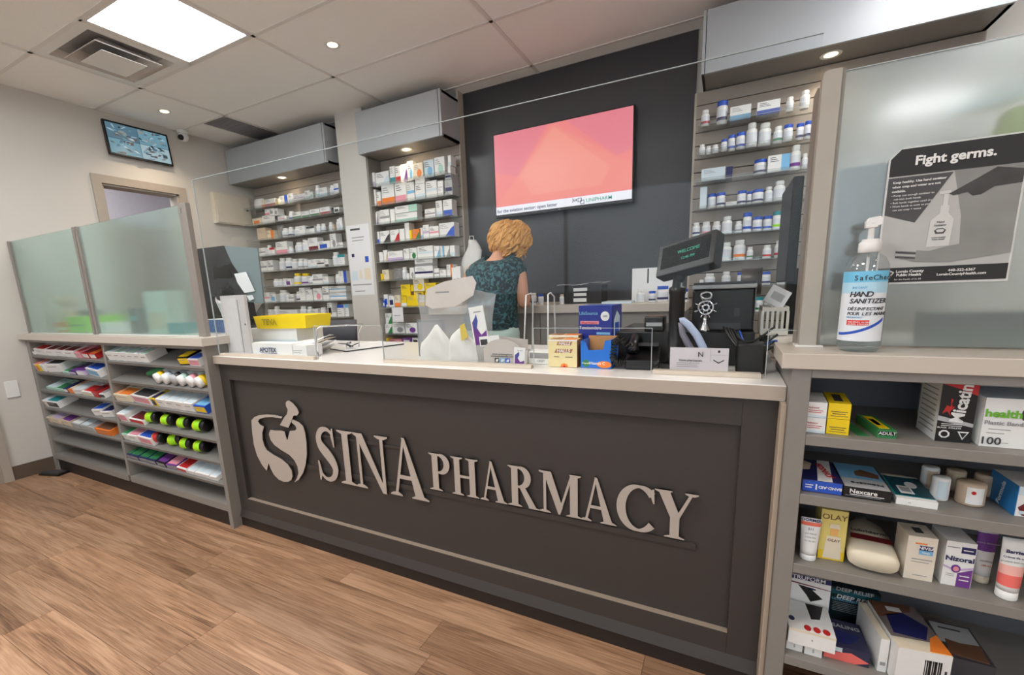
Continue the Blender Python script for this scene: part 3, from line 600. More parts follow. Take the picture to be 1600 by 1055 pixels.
row((Lb,'top'), GZ[0], [(47,58,.02,.16,W,None,None,'open white tray'),(59,77,.045,.14,W,'red',None,'white box with red top'),(78,92,.045,.14,W,'maroon',None,'white box with dark lettering'),(93,106,.045,.14,W,'maroon',None,'white box with dark lettering'),(107,123,.045,.14,W,'maroon',None,'white box with dark lettering'),(124,133,.04,.12,'pink','red',None,'pink and red box'),(134,145,.035,.13,'red','maroon',W,'dark red box'),(146,156,.035,.13,'red','orange',W,'red and orange box')])
row((Lb,'second'), GZ[1], [(50,57,.055,.13,'lilac','red',None,'lilac box with red strip'),(63,68,.05,.13,'yellow','orange','orange','yellow and orange box'),(70,76,.055,.13,W,'lilac',None,'white box with lilac top'),(79,99,.06,.12,W,'charcoal',None,'white box printed with dark square',.10),(101,112,.015,.13,'mint','green',None,'flat green and white box'),(113,124,.025,.13,'navy','purple','lilac','navy and purple box'),(125,136,.03,.13,'lilac','purple',W,'lilac box with purple top'),(138,163,.05,.12,W,'blue','sky','blue and white box turned askew',-.10)])
row((Lb,'third'), GZ[2], [(76,90,.02,.12,'mint','ice',None,'pale mint box'),(91,104,.02,.12,'mint','green',None,'mint box with green top'),(105,111,.03,.13,'navy','navy',W,'narrow navy box'),(112,119,.03,.13,'orange','cream',None,'narrow orange box'),(120,133,.035,.12,W,'ice',None,'plain white box turned askew',.12),(134,150,.03,.13,W,'red','cream','white box with red top'),(151,160,.04,.13,'red','maroon',None,'red box'),(161,168,.03,.12,W,'grey','charcoal','white and grey box')])
row((Lb,'fourth'), GZ[3], [(64,80,.05,.12,W,'ice','cream','white box with pale blue top'),(81,97,.05,.12,W,'teal','black','white box with black corner'),(150,162,.045,.12,W,'blue',None,'white box with blue top',.2),(163,176,.04,.12,W,'navy',None,'white box with navy top',.2)])
row((Lb,'fifth'), GZ[4], [(76,86,.045,.12,'beige','grey',None,'beige box'),(87,102,.045,.12,'beige','lilac','cream','beige box with lilac top'),(103,118,.045,.12,'beige','purple','cream','beige box with purple top'),(119,132,.04,.12,'silver',W,None,'silver and white box'),(133,144,.04,.12,'silver','ice',None,'silver box'),(145,154,.04,.12,'silver','grey',None,'silver box with grey top'),(156,180,.04,.13,'orange','brown',None,'orange box')])
row((Rb,'top'), GZ[0], [(164+10.5*i,173.5+10.5*i,.075,.13,W,'ice' if i % 2 else 'mint',None,'slim white box with dark dot',.06) for i in range(7)] + [(284,298,.045,.13,'black','yellow','yellow','black and yellow box',.12),(301,318,.04,.13,W,'blue','pink','white box with blue top')])
row((Rb,'third'), GZ[2], [(172,189,.045,.13,'cream','orange',None,'cream and orange box'),(190,211,.045,.13,'cream','orange',None,'cream and orange box'),(212,243,.05,.13,W,'charcoal','pink','white box with magenta corner'),(244,251,.05,.12,'yellow','navy','navy','yellow and navy box')] + [(252+14.5*i,266+14.5*i,.05,.14,W,'ice',None,'white box with pale printed top') for i in range(4)] + [(311,329,.045,.12,'blue','sky','yellow','blue box with yellow front')])
row((Rb,'fourth'), GZ[3], [(178,205,.055,.13,W,'ice','pink','large white box'),(207,231,.03,.13,W,'maroon','red','white box with red front')])
row((Rb,'fifth'), GZ[4], [(188,206,.045,.13,'mint','green',W,'mint box with green lid'),(207,222,.045,.13,W,'pink',None,'white box with pink top'),(223,245,.05,.13,W,'blue','pink','white box with blue top')])
row((Rb,'sixth'), GZ[5], [(196+13.2*i,208.5+13.2*i,.03,.14,'navy','green','grey','navy box with green label') for i in range(4)] + [(250,264,.03,.14,'black','purple','grey','black and purple box'),(265,280,.03,.14,'purple','pink','grey','purple and pink box'),(281,297,.025,.14,W,'red','red','white and red box')] + [(298+11.5*i,309+11.5*i,.025,.15,W,'ice',None,'white leaflet box') for i in range(4)])
def lying(name, x, y, z, r, ln, colb, colc, rz, label, grp, cat='bottle'):
    o = MB().lathe([(0,0),(r*.9,0),(r,ln*.05),(r,ln*.62),(r*.92,ln*.66),(0,ln*.66)], seg=20, axis='x').build(name, colb, None, (x, y, z+(y-GY)*math.tan(TILT)+r/math.cos(TILT)+.001), (0,0,rz), label=label, cat=cat, group=grp)
    q = (y-GY)/math.cos(TILT); o.matrix_world = Matrix.Translation((x, GY, z)) @ Matrix.Rotation(TILT, 4, 'X') @ Matrix.Translation((0, q, r*1.05+.001)) @ Matrix.Rotation(rz, 4, 'Z')
    MB().lathe([(0,ln*.66),(r*1.04,ln*.66),(r*1.04,ln*.96),(r*.95,ln),(0,ln)], seg=20, axis='x').build('cap', colc, o)
    b = MB().lathe([(r*1.01,ln*.08),(r*1.01,ln*.13)], seg=20, axis='x'); b.build('printed_band', 'yellow', o); return o
LIME = mat('lime_label', (158,228,24), .4, 0, .12, 60)
for i, u in enumerate((259, 283, 308, 332)):
    p = at(u, 690, GY+.06); lying('lime_bottle', p.x-.085, GY+.05, GZ[3], .031, .088, LIME, BLK, R_(8), f'lime green bottle with black cap, {ORD[i]} from left on the upper bottle shelf', 'lime bottles')
for i, u in enumerate((268, 291, 311, 332)):
    p = at(u, 715, GY+.06); lying('lime_bottle' if i else 'red_bottle', p.x-.085, GY+.05, GZ[4], .031, .080, LIME if i else 'red', BLK, R_([6, 24, 8, 8][i]), f'{"lime green" if i else "red and white"} bottle with black cap, {ORD[i]} from left on the lower bottle shelf', 'lime bottles')
for i, u in enumerate((250, 262, 275, 286, 300, 313)):     # white tubes pointing at the viewer, second shelf right bay
    p = at(u, 608, GY+.02)
    c = [W, W, 'silver', W, W, W][i]
    o = MB().lathe([(0,0),(.028,0),(.030,.006),(.030,.09),(.022,.12),(.012,.125),(.012,.15),(0,.15)], seg=16, axis='y').build('white_tube', c, None, (p.x+.012, GY+.012, GZ[1]+.0355), (TILT,0,-.12), label=f'white bottle lying with its base forward, {ORD[i]} from left, display unit second shelf', cat='bottle', group='white bottles lying in the display unit')
    o.matrix_world = Matrix.Translation((p.x+.012, GY, GZ[1])) @ Matrix.Rotation(TILT, 4, 'X') @ Matrix.Translation((0, .014, .0318)) @ Matrix.Rotation(-.12, 4, 'Z')
    MB().lathe([(.0304,.02),(.0304,.05)], seg=16, axis='y').build('printed_band', ['yellow','ice','charcoal','mint','pink','yellow'][i], o)
o = MB().tube([(0,0,0),(.03,.04,.004),(.07,.06,.004),(.1,.08,.004)], [.012,.02,.018,.008], 8).build('green_pouch', 'green', None, (at(236,600,GY+.05).x, GY+.04, GZ[1]+.048), (R_(14),0,0), label='small dark green pouch beside the white bottles', cat='pouch')
o = MB().box(-.09,.09,-.04,.04,0,.014).build('door_wedge', BLK, None, (-4.26, 1.235, 0.0005), (0,0,.3), bevel=.004, label='black metal pad on the floor at the display unit corner', cat='pad')
MB().box(-.08,.08,-.03,.03,.014,.02).build('plate', 'charcoal', o)

# ------------------------------------------------------------------ frosted screens on the left unit
def screen(xa, xb, y, label, mat_, posts, ztop=1.645):
    t = empty('frosted_screen', ((xa+xb)/2, y, 1.0175), label=label, cat='glass screen', group='frosted glass screens'); h = (xb-xa)/2; H = ztop-1.0175
    MB().box(-h+.012, h-.012, -.003, .003, .004, H).build('glass_pane', mat_, t)
    for s, w0, w1, dy in posts:
        x0 = -h if s < 0 else h-.018
        MB().box(x0+w0, x0+w1, -dy, dy, 0, H+.004).build('post', ALU, t, bevel=.002)
    MB().box(-h+.012, h-.012, -.007, .007, 0, .004).build('gasket', WHITEP, t); return t
screen(XW+.003, -3.405, 1.325, 'frosted glass screen nearest the left wall', FROST_L, [(-1,0,.026,.012),(1,-.010,.016,.012)])
s2 = screen(-3.395, -2.262, 1.325, 'frosted glass screen left of the counter, in front of the doorway', FROST_L, [(-1,.002,.026,.012),(1,-.052,-.022,.009),(1,-.020,.014,.012)])
MB().box(.50,.52,-.012,-.003,.588,.612).build('clip', ALU, s2)
# things standing on the worktop behind the left screens
def blk(name, x0, x1, y0, y1, h, col, label, cat, z=1.0175, pr=(), **k): return carton(name, x0, x1, y0, y1, z, z+h, col, pr, label=label, cat=cat, **k)
blk('paper_tray', -3.98, -3.72, 1.40, 1.62, .105, 'lime', 'blurred lime green tray behind the left screen', 'tray', pr=[('r','F',.1,.9,.4,.5,'green')])
blk('orange_box', -4.16, -3.99, 1.40, 1.55, .07, 'orange', 'blurred orange box behind the left screen', 'box', pr=[('r','F',.1,.9,.2,.5,'cream')])
o = MB().lathe([(0,0),(.05,0),(.05,.12),(.03,.16),(.03,.19),(.05,.20),(.045,.25),(0,.25)], seg=16).build('beige_dispenser', 'beige', None, (-4.22, 1.50, 1.0175), label='blurred beige dispenser behind the left screen', cat='dispenser')
o = MB().box(-.09,.09,-.03,.03,0,.04).build('stapler', 'charcoal', None, (-3.90, 1.50, 1.124), label='blurred dark stapler on the lime tray', cat='stapler', bevel=.006)
blk('white_box', -3.66, -3.50, 1.42, 1.55, .06, W, 'blurred white box beside the lime tray', 'box')
blk('dark_box', -3.16, -3.06, 1.40, 1.52, .15, 'charcoal', 'blurred dark box behind the screen left of the counter', 'box', pr=[('r','F',.1,.9,.5,.7,'teal')])
blk('file_tray', -3.02, -2.80, 1.43, 1.53, .24, mat('tray_pale',(196,206,196),.5), 'blurred pale grey green file holder behind the screen', 'file holder', pr=[('r','F',.1,.9,.1,.5,'beige')])
blk('teal_box', -2.76, -2.60, 1.40, 1.47, .06, 'teal', 'blurred low teal box behind the screen', 'box')
# ------------------------------------------------------------------ front counter
t = empty('service_counter', (-1.05, 1.335, 0), label='charcoal panelled service counter with raised pharmacy lettering', cat='counter')
def cp(name, x0, x1, y0, y1, z0, z1, m, **k): return part(name, x0, x1, y0, y1, z0, z1, m, t, .001, -1.05, 1.335)
CL, CR, FY = -2.237, .137, 1.335
cp('back_panel', CL, CR, FY+.02, FY+.04, .05, .882, CHAR)
cp('stile', CL, -2.169, FY, FY+.02, .09, .882, CHAR); cp('stile', .057, CR, FY, FY+.02, .09, .882, CHAR)
cp('top_rail', -2.169, .057, FY, FY+.02, .801, .882, CHAR); cp('bottom_rail', -2.169, .057, FY, FY+.02, .09, .161, CHAR)
MB().prism([(0,.092),(-.013,.055),(.02,.055),(.02,.092)], CL+1.05, CR+1.05, 'x').build('base_moulding', CHAR, t)
cp('kick_board', CL, CR, FY-.006, FY+.02, 0, .055, KICK)
cp('end_panel', CL, CL+.02, FY+.04, 1.95, 0, .882, LAM); cp('end_panel', CR-.02, CR, FY+.04, 1.95, 0, .882, LAM)
LEDGE = MB().box(-2.169+1.05, .057+1.05, .0002, .02, .161, .1622).build('ledge', mat('ledge_lit', (150,136,122), .35), t)  # tan colour paints in the ceiling light caught by the charcoal recess ledge
MB().prism([(-2.237,1.31),(.149,1.31),(.149,1.975),(-2.237,1.975)], .8825, .923, 'z').build('countertop', COUNT, None, bevel=.0025, label='pale laminate countertop of the service counter', cat='worktop')
MB().box(-2.2345, .1465, 1.3088, 1.3099, .885, .9205).build('front_edging', mat('front_edging', (178,166,153), .35, 0, .02, 60), bpy.data.objects['countertop'])

# raised letters ------------------------------------------------------
sg = empty('pharmacy_sign', (-1.05, 1.3545, .37), label='raised pale metal lettering and mortar logo on the charcoal counter front', cat='sign')
TH = .012
LSIDE = mat('letter_side', (40,36,34), .5)
MB().box(-1.0,1.01,-.006,-.0002,.03,.05).box(-.55,-.05,-.006,-.0002,.2,.21).build('mounting_rail', CHAR, sg)
def rib(b, pts, wid):
    n = len(pts); Lp, Rp = [], []
    for i in range(n):
        a = Vector(pts[max(0, i-1)]); c = Vector(pts[min(n-1, i+1)]); d = (c-a).normalized(); q = Vector((-d.y, d.x)); p = Vector(pts[i]); w2 = wid[i]/2
        Lp.append(p+q*w2); Rp.append(p-q*w2)
    for i in range(n-1): poly(b, [Lp[i], Lp[i+1], Rp[i+1], Rp[i]])
NP = [0]
def poly(b, pts): NP[0] = (NP[0]+1) % 97; fl_ = len(b.f); b.prism(pts, -TH-.00004*NP[0], -.006, 'y'); b.mi[fl_+2:] = [1]*(len(b.f)-fl_-2)
def curve(fn, n=28): return [fn(i/n) for i in range(n+1)]
def serif(b, x, y, w2, s=1, th=.035):      # slab with a small bracket; s = +1 foot, -1 head
    poly(b, [(x-w2, y), (x+w2, y), (x+w2, y+s*th*.6), (x+w2*.45, y+s*th*1.7), (x-w2*.45, y+s*th*1.7), (x-w2, y+s*th*.6)])
def g_I(b): poly(b, [(.17,0),(.37,0),(.37,1),(.17,1)]); serif(b, .27, 0, .26); serif(b, .27, 1, .26, -1)
def g_N(b):
    poly(b, [(.10,0),(.17,0),(.17,.95),(.10,.95)]); serif(b, .135, 0, .16); poly(b, [(.0,1),(.0,.97),(.10,.93),(.24,1)])
    poly(b, [(.05,1),(.26,1),(.80,.0),(.76,-.03),(.70,-.03)]); poly(b, [(.72,-.03),(.80,-.03),(.80,1),(.72,1)]); serif(b, .76, 1, .17, -1)
def g_A(b):
    poly(b, [(.40,1.03),(.46,1.03),(.185,.0),(.11,.0)]); poly(b, [(.38,1.03),(.46,1.03),(.90,0),(.66,0)]); poly(b, [(.22,.31),(.66,.31),(.64,.38),(.25,.38)])
    serif(b, .15, 0, .16); serif(b, .78, 0, .22)
def bowl(cx, cy, rx, ry, wthin, wthick, a0=90, a1=-90, n=16):
    pts, wd = [], []
    for i in range(n+1):
        a = R_(a0+(a1-a0)*i/n); pts.append((cx+rx*math.cos(a), cy+ry*math.sin(a))); wd.append(wthin+(wthick-wthin)*abs(math.cos(a)))
    return pts, wd
def g_P(b):
    poly(b, [(.10,0),(.29,0),(.29,1),(.10,1)]); serif(b, .195, 0, .21); serif(b, .16, 1, .16, -1)
    p, wd = bowl(.33, .735, .25, .235, .06, .19); rib(b, [(.20,.97)]+p+[(.25,.5)], [.06]+wd+[.06])
def g_R(b):
    g_P(b); poly(b, [(.33,.50),(.50,.50),(.80,.06),(.86,0),(.62,0)]); poly(b, [(.60,0),(.90,0),(.90,.022),(.80,.04),(.6,.04)])
def g_H(b):
    for x in (.19, .66): poly(b, [(x-.09,0),(x+.09,0),(x+.09,1),(x-.09,1)]); serif(b, x, 0, .19); serif(b, x, 1, .19, -1)
    poly(b, [(.25,.47),(.6,.47),(.6,.54),(.25,.54)])
def g_M(b):
    poly(b, [(.11,0),(.18,0),(.18,.97),(.11,.97)]); serif(b, .145, 0, .15); poly(b, [(0,1),(0,.965),(.12,.94),(.30,1)]); poly(b, [(.10,1),(.31,1),(.60,.18),(.53,0),(.49,0)])
    poly(b, [(.80,1),(.86,1),(.53,0),(.49,.0),(.50,.10)]); poly(b, [(.78,0),(.97,0),(.97,1),(.78,1)]); serif(b, .875, 0, .19); serif(b, .91, 1, .14, -1)
def g_Y(b):
    poly(b, [(.33,0),(.53,0),(.53,.46),(.33,.46)]); serif(b, .43, 0, .22); poly(b, [(.05,1),(.30,1),(.53,.50),(.53,.42),(.34,.42)]); poly(b, [(.74,1),(.81,1),(.53,.44),(.46,.48)])
    serif(b, .17, 1, .19, -1); serif(b, .77, 1, .14, -1)
def g_C(b):
    p, wd = bowl(.50, .5, .40, .48, .055, .21, 42, 318, 36); rib(b, p, wd)
    poly(b, [(.80,.97),(.835,.97),(.85,.66),(.82,.66),(.74,.86)])
def g_S(b):
    ks = [(.64,.80,.05),(.60,.90,.06),(.50,.965,.07),(.38,.97,.09),(.25,.92,.13),(.17,.80,.17),(.20,.67,.20),(.32,.57,.22),(.45,.48,.225),(.57,.37,.21),(.63,.24,.18),(.57,.11,.13),(.45,.04,.09),(.33,.03,.07),(.22,.07,.06),(.14,.16,.05),(.10,.27,.04)]
    sm = []
    for i in range(len(ks)-1):
        for k in range(3):
            q = k/3; a = ks[max(0,i-1)]; b0 = ks[i]; c = ks[i+1]; d = ks[min(len(ks)-1,i+2)]
            sm.append(tuple(.5*((2*b0[j])+(-a[j]+c[j])*q+(2*a[j]-5*b0[j]+4*c[j]-d[j])*q*q+(-a[j]+3*b0[j]-3*c[j]+d[j])*q**3) for j in range(3)))
    rib(b, [(p[0],p[1]) for p in sm], [p[2] for p in sm])
    poly(b, [(.625,1.0),(.665,1.0),(.675,.66),(.64,.66),(.58,.86)]); poly(b, [(.085,-.01),(.12,-.01),(.19,.13),(.12,.36),(.075,.36)])
def letter(fn, wu, x0, x1, z0, h):
    b = MB(); fn(b); s = (x1-x0)/wu
    b.v = [(v[0]*s + x0 + 1.05, v[1], v[2]*h + z0 - .37) for v in b.v]
    b.build('letter', [LETTER, LSIDE], sg)
letter(g_S, .76, -1.622, -1.478, .366, .252); letter(g_I, .54, -1.474, -1.379, .37, .247); letter(g_N, .93, -1.379, -1.188, .37, .247); letter(g_A, 1.0, -1.19, -.998, .37, .247)
z, h = .429, .151
letter(g_P, .68, -.988, -.892, z, h); letter(g_H, .85, -.887, -.769, z, h); letter(g_A, 1.0, -.763, -.653, z, h); letter(g_R, .90, -.650, -.533, z, h); letter(g_M, 1.06, -.532, -.384, z, h)
letter(g_A, 1.0, -.386, -.270, z, h); letter(g_C, .86, -.270, -.156, z, h); letter(g_Y, .91, -.155, -.037, z, h)
def logo(pts, holes=None):
    q = [at(340+x/3.81, 560+y_/3.81, 1.345) for x, y_ in pts]; b = MB()
    poly(b, [(p.x+1.05, p.z-.37) for p in q]); b.build('logo_piece', [LETTER, LSIDE], sg)
logo([(412,262),(420,252),(432,250),(455,266),(480,296),(490,322),(480,338),(458,340),(440,385),(427,412),(377,396),(402,350),(418,332),(424,305),(413,282)])
logo([(207,368),(225,348),(250,338),(300,332),(350,336),(392,346),(386,356),(330,348),(285,350),(255,360),(247,374),(258,392),(282,405),(272,440),(274,480),(284,518),(300,545),(340,572),(390,600),(425,630),(447,665),(452,700),(445,722),(425,733),(400,733),(370,720),(342,692),(322,655),(309,622),(299,668),(270,632),(240,575),(222,512),(212,440)])
logo([(320,424),(350,428),(385,428),(405,434),(413,465),(421,488),(436,430),(468,428),(476,416),(468,398),(445,380),(452,362),(490,378),(515,402),(527,440),(535,500),(537,570),(530,630),(515,680),(490,720),(463,736),(478,712),(487,680),(481,640),(463,605),(432,572),(386,545),(345,515),(322,485),(311,450)])

# ------------------------------------------------------------------ acrylic sneeze guard on the counter
PR = math.atan(.0314)
def gy_at(x): return 1.330+(x+2.205)*.0314
pg = empty('sneeze_guard', (-2.205, 1.330, .9235), PR, label='tall clear acrylic sneeze guard standing along the service counter', cat='sneeze guard')
GT = .8165
def gl(u, v=545):
    x = -1.
    for _ in range(6): x = at(u, v, gy_at(x)).x
    return x+2.205
c1 = (gl(494), gl(599), .145); c2 = (gl(834), gl(1019), .135)
a0, a1, a2 = 0, .108+2.205, .172+2.205
b = MB()
for x0, x1, z0, z1 in ((a0, c1[0], .003, GT), (c1[0], c1[1], c1[2], GT), (c1[1], c2[0], .003, GT), (c2[0], c2[1], c2[2], GT), (c2[1], a1, .003, GT), (a1, a2, .13, GT)): b.box(x0, x1, -.0025, .0025, z0, z1)
# drop the hidden walls between neighbouring strips so that the sheet reads as one
bad = [i for i, f in enumerate(b.f) if len({round(b.v[k][0], 5) for k in f}) == 1]
b.f = [f for i, f in enumerate(b.f) if i not in bad]; b.mi = [0]*len(b.f); b.sm = [False]*len(b.f)
b.build('sheet', CLEAR, pg)
ed = MB().box(a0, a2, -.0022, .0022, GT, GT+.0018).box(a0-.0016, a0, -.0026, .0026, .003, GT).box(a1, a1+.0018, -.0026, .0026, .003, .13).box(a1, a2, -.0026, .0026, .1285, .13)
for c in (c1, c2): ed.box(c[0]-.0006, c[0]+.0010, -.0028, .0028, .003, c[2]).box(c[1]-.0010, c[1]+.0006, -.0028, .0028, .003, c[2]).box(c[0], c[1], -.0028, .0028, c[2]-.0007, c[2]+.0007)
ed.build('polished_edge', EDGEA, pg)
for x0, x1 in ((a0+.02, c1[0]-.005), (c1[1]+.005, c2[0]-.005), (c2[1]+.005, a1-.01)): MB().box(x0, x1, -.014, -.003, 0, .012).build('base_strip', mat('base_strip', (206,194,178), .3), pg); MB().box(x0, x1, .003, .014, 0, .012).build('base_strip', mat('base_strip'), pg)
# ------------------------------------------------------------------ right display unit
RY, RB = 1.262, 1.62
X0, X1 = .137, 1.55
t = empty('display_unit', (X0, RY, 0), label='taupe shelf unit of toiletries and bandages at the right', cat='shelving')
def rp(name, x0, x1, y0, y1, z0, z1, m): return part(name, x0, x1, y0, y1, z0, z1, m, t, .0015, X0, RY)
rp('side_panel', .150, .190, RY, RB, 0, .976, LAM); rp('side_panel', .1375, .1495, RY+.02, RB, 0, .8822, mat('panel_side', (176,160,142), .45)); rp('side_panel', X1-.03, X1, RY, RB, 0, .976, LAM)
BACKM = mat('unit_back_grey', (92,94,100), .5)
rp('back_panel', .19, X1-.03, RB-.012, RB, .05, .976, BACKM); rp('top_rail', .19, X1-.03, RY, RB-.012, .955, .976, LAM)
rp('kick_board', .19, X1-.03, RY+.02, RY+.03, 0, .09, KICK)
RZ = [.815, .662, .472, .200]
for z in RZ: rp('shelf', .19, X1-.03, RY, RB-.012, z-.026, z, LAM)
MB().prism([(.128,1.252),(X1+.01,1.252),(X1+.01,1.72),(.128,1.72)], .9765, 1.0135, 'z').build('worktop', EDGE, None, bevel=.002, label='beige worktop slab on the right shelf unit', cat='worktop')

def put(name, z, u0, u1, vt, y, dp, col, prints, label, cat, rz=0, vb=None, **k):
    """a box standing on the shelf top z with its front face at depth y; sides from picture columns, height from the row of its top"""
    v = 700
    for _ in range(4): v += (at((u0+u1)/2, v, y).z - z)*330
    a, b = at(u0, v, y), at(u1, v, y); h = min(at((u0+u1)/2, vt, y).z - z, .137)
    return carton(name, a.x, b.x, y, y+dp, z+.0006, z+h, col, prints, rz, label=label, cat=cat, **k)
# first shelf
for k in range(2):
    z = RZ[0]+.0385*k
    x = at(1262,660,1.285).x; xb = at(1293,660,1.285).x
    carton('medicine_box', x, xb, 1.285, 1.40, z+.0006, z+.0382, W, [('t','F',.32,.66,.011,'Hydrocor','red'),('r','F',.08,.82,.44,.48,'red'),('r','F',.08,.74,.32,.36,'red'),('r','F',.0,1,.0,.14,'ice')], rz=-.06, label=['lower white box with red print at the left end of the shelf','upper white box with red print at the left end of the shelf'][k], cat='box', group='white boxes with red print')
    x = at(1296,660,1.287).x; xb = at(1331,660,1.287).x
    carton('medicine_box', x, xb, 1.287, 1.41, z+.0006, z+.0382, 'yellow', [('r','F',.12,.88,.44,.48,'charcoal'),('r','F',.2,.8,.30,.34,'charcoal'),('r','F',.12,.9,.16,.19,'charcoal'),('r','T',.3,.7,.2,.8,'charcoal')], rz=-.07, label=['lower yellow box with dark print','upper yellow box with dark print'][k], cat='box', group='yellow boxes')
put('green_box', RZ[0], 1364, 1395, 672, 1.292, .13, 'green', [('r','T',.2,.75,.1,.9,'yellow'),('r','T',.3,.6,.3,.7,'charcoal'),('r','F',.05,.95,.35,.85,'black'),('t','F',.5,.6,.010,'ADULT',W)], 'flat green and yellow box lying on the top shelf', 'box', rz=.10)
put('green_box', RZ[0], 1334, 1354, 683, 1.295, .10, 'green', [('r','T',.1,.9,.1,.5,'charcoal')], 'thin dark green box beside the yellow boxes', 'box', rz=.12)
put('micatin_box', RZ[0], 1458, 1515, 598, 1.31, .105, W, [('r','F',0,1,.0,.98,'black'),('p','F',[(0,.98),(1,.98),(1,.80),(.5,.90)],'red',2),('p','F',[(0,.36),(.0,.44),(1,.33),(1,.27)],'silver',2),
    ('t','F',.60,.66,.040,'Micatin',W,R_(84),.03),('p','F',[(.1,.48),(.2,.62),(.3,.6),(.36,.72),(.28,.74),(.36,.6),(.44,.6),(.3,.52),(.34,.44),(.24,.52)],'red',2),
    ('p','F',[(.12+.16*math.cos(R_(22.5+45*q))+.12,.13+.07*math.sin(R_(22.5+45*q))) for q in range(8)],W,2),('p','F',[(.24+.10*math.cos(R_(36*q)),.13+.045*math.sin(R_(36*q))) for q in range(10)],'black',3),('p','F',[(.6,.19),(.92,.19),(.76,.05)],W,2),('p','F',[(.66,.17),(.86,.17),(.76,.08)],'black',3),
    ('r','F',.12,.7,.30,.31,W,2),('r','F',.12,.7,.27,.28,W,2),('t','F',.35,.24,.008,'BLACK  ATHLETE',W)] + [('r','L',.12,.86,.12+.09*q,.14+.09*q,'grey') for q in range(9)], 'tall black and red foot powder box on the top shelf', 'box', rz=.02)
put('bandage_box', RZ[0], 1528, 1640, 624, 1.30, .12, W, [('t','F',.28,.69,.026,'health',  mat('health_green',(110,180,50),.4), 0, .03),('p','F',[(.58+.05*math.cos(q*.628),.70+.12*math.sin(q*.628)) for q in range(10)],'charcoal'),('t','F',.40,.50,.021,'Plastic Bandages','grey'),('r','F',.10,.42,.36,.375,'grey'),('r','F',.08,.34,.28,.295,'grey'),('t','F',.15,.12,.024,'100','charcoal'),('r','F',.24,.42,.09,.10,'grey'),('r','T',0,1,.0,1,'ice')], 'large white health plastic bandage box', 'box')
carton('clear_tub', .47, .70, 1.43, 1.55, RZ[0]+.0006, RZ[0]+.135, 'grey', [('r','F',.0,1,.8,1,'silver')], label='grey tub behind the white bandage box', cat='tub')
# second shelf
o = put('bandaid_box', RZ[1], 1252, 1316, 752, 1.285, .15, 'navy', [('r','F',.02,.98,.05,.95,'blue'),('t','F',.70,.5,.012,'BAND-AID',W,R_(180),.02),('t','F',.36,.5,.020,'1',W,R_(180),.02),('r','F',.08,.28,.55,.62,W,2),('r','F',.08,.25,.35,.42,W,2),('p','T',[(.38,.0),(.75,.0),(.95,1.0),(.62,1.0)],W),('t','T',.68,.5,.02,'JOHNSON','red',R_(98),.02),('p','T',[(.0,.45),(.3,.5),(.42,.8),(.2,.95),(.0,.9)],'beige')], 'blue adhesive bandage box lying upside down', 'box', rz=.0)
put('nexcare_box', RZ[1], 1318, 1394, 764, 1.283, .16, 'black', [('t','F',.42,.62,.015,'Nexcare',W,0,.015),('r','F',.15,.86,.30,.35,W),('r','F',.05,.8,.18,.21,'grey'),('r','T',.02,.98,.0,.36,'silver'),('t','T',.55,.17,.018,'Nexcare','black',R_(180)),('r','T',.02,.98,.36,1,'sky'),('p','T',[(.4,.5),(.9,.44),(.95,.62),(.6,.78),(.42,.66)],'brown',2)], 'black and silver flat bandage box in the middle of the shelf', 'box', rz=-.02)
put('teal_box', RZ[1], 1402, 1468, 782, 1.283, .15, W, [('r','T',.0,1,.1,.92,'teal'),('r','T',.05,1,.12,.9,mat('deep_teal',(22,72,84),.4),2),('r','T',.2,.55,.2,.5,W,3),('r','T',.25,.5,.26,.44,'grey',4),('p','T',[(.62+.16*math.cos(q*.628),.58+.13*math.sin(q*.628)) for q in range(10)],W,3),('r','T',.1,.7,.92,1,'cream',2),('r','F',.3,.36,.4,.5,'grey')], 'white flat box with deep teal top', 'box', rz=-.03)
def roll(name, u, v, y, z, r, h, col, band, label, mark=None, grp=None):
    p = at(u, v, y)
    o = MB().lathe([(r*.35,h*.98),(r*.35,.0),(r*.9,.0),(r,h*.05),(r,h*.93),(r*.92,h),(r*.35,h)], seg=28).build(name, col, None, (p.x, y+r, z+.0008), label=label, cat='roll', group=grp)
    b = MB(); sg_ = 10; R1 = r*1.012
    for k in range(sg_):
        a, c = R_(-125+70*k/sg_), R_(-125+70*(k+1)/sg_)
        b.add([(R1*math.cos(a),R1*math.sin(a),h*.12),(R1*math.cos(c),R1*math.sin(c),h*.12),(R1*math.cos(c),R1*math.sin(c),h*.88),(R1*math.cos(a),R1*math.sin(a),h*.88)], [(0,1,2,3)])
    b.build('label_band', band, o); return o
CREPE = mat('crepe_beige', (196,174,150), .7, 0, .12, 40, .2)
roll('bandage_roll', 1455, 760, 1.40, RZ[1], .0165, .055, W, 'beige', 'white bandage roll behind the teal box', grp='white rolls')
roll('bandage_roll', 1471, 780, 1.335, RZ[1], .0165, .055, W, 'ice', 'white bandage roll standing beside the teal box', grp='white rolls')
roll('crepe_roll', 1494, 775, 1.41, RZ[1], .018, .05, CREPE, 'cream', 'beige crepe bandage roll at the back of the shelf', grp='crepe rolls')
o = roll('crepe_roll', 1523, 785, 1.325, RZ[1], .0245, .052, CREPE, W, 'large beige crepe bandage roll with a white label', grp='crepe rolls')
MB().lathe([(.004,0),(.004,.001)], seg=14, axis='y').build('red_mark', 'red', o, (-.004, -.0260, .034))
roll('crepe_roll', 1545, 770, 1.40, RZ[1], .02, .05, CREPE, CREPE, 'beige crepe bandage roll half hidden behind the labelled one', grp='crepe rolls')
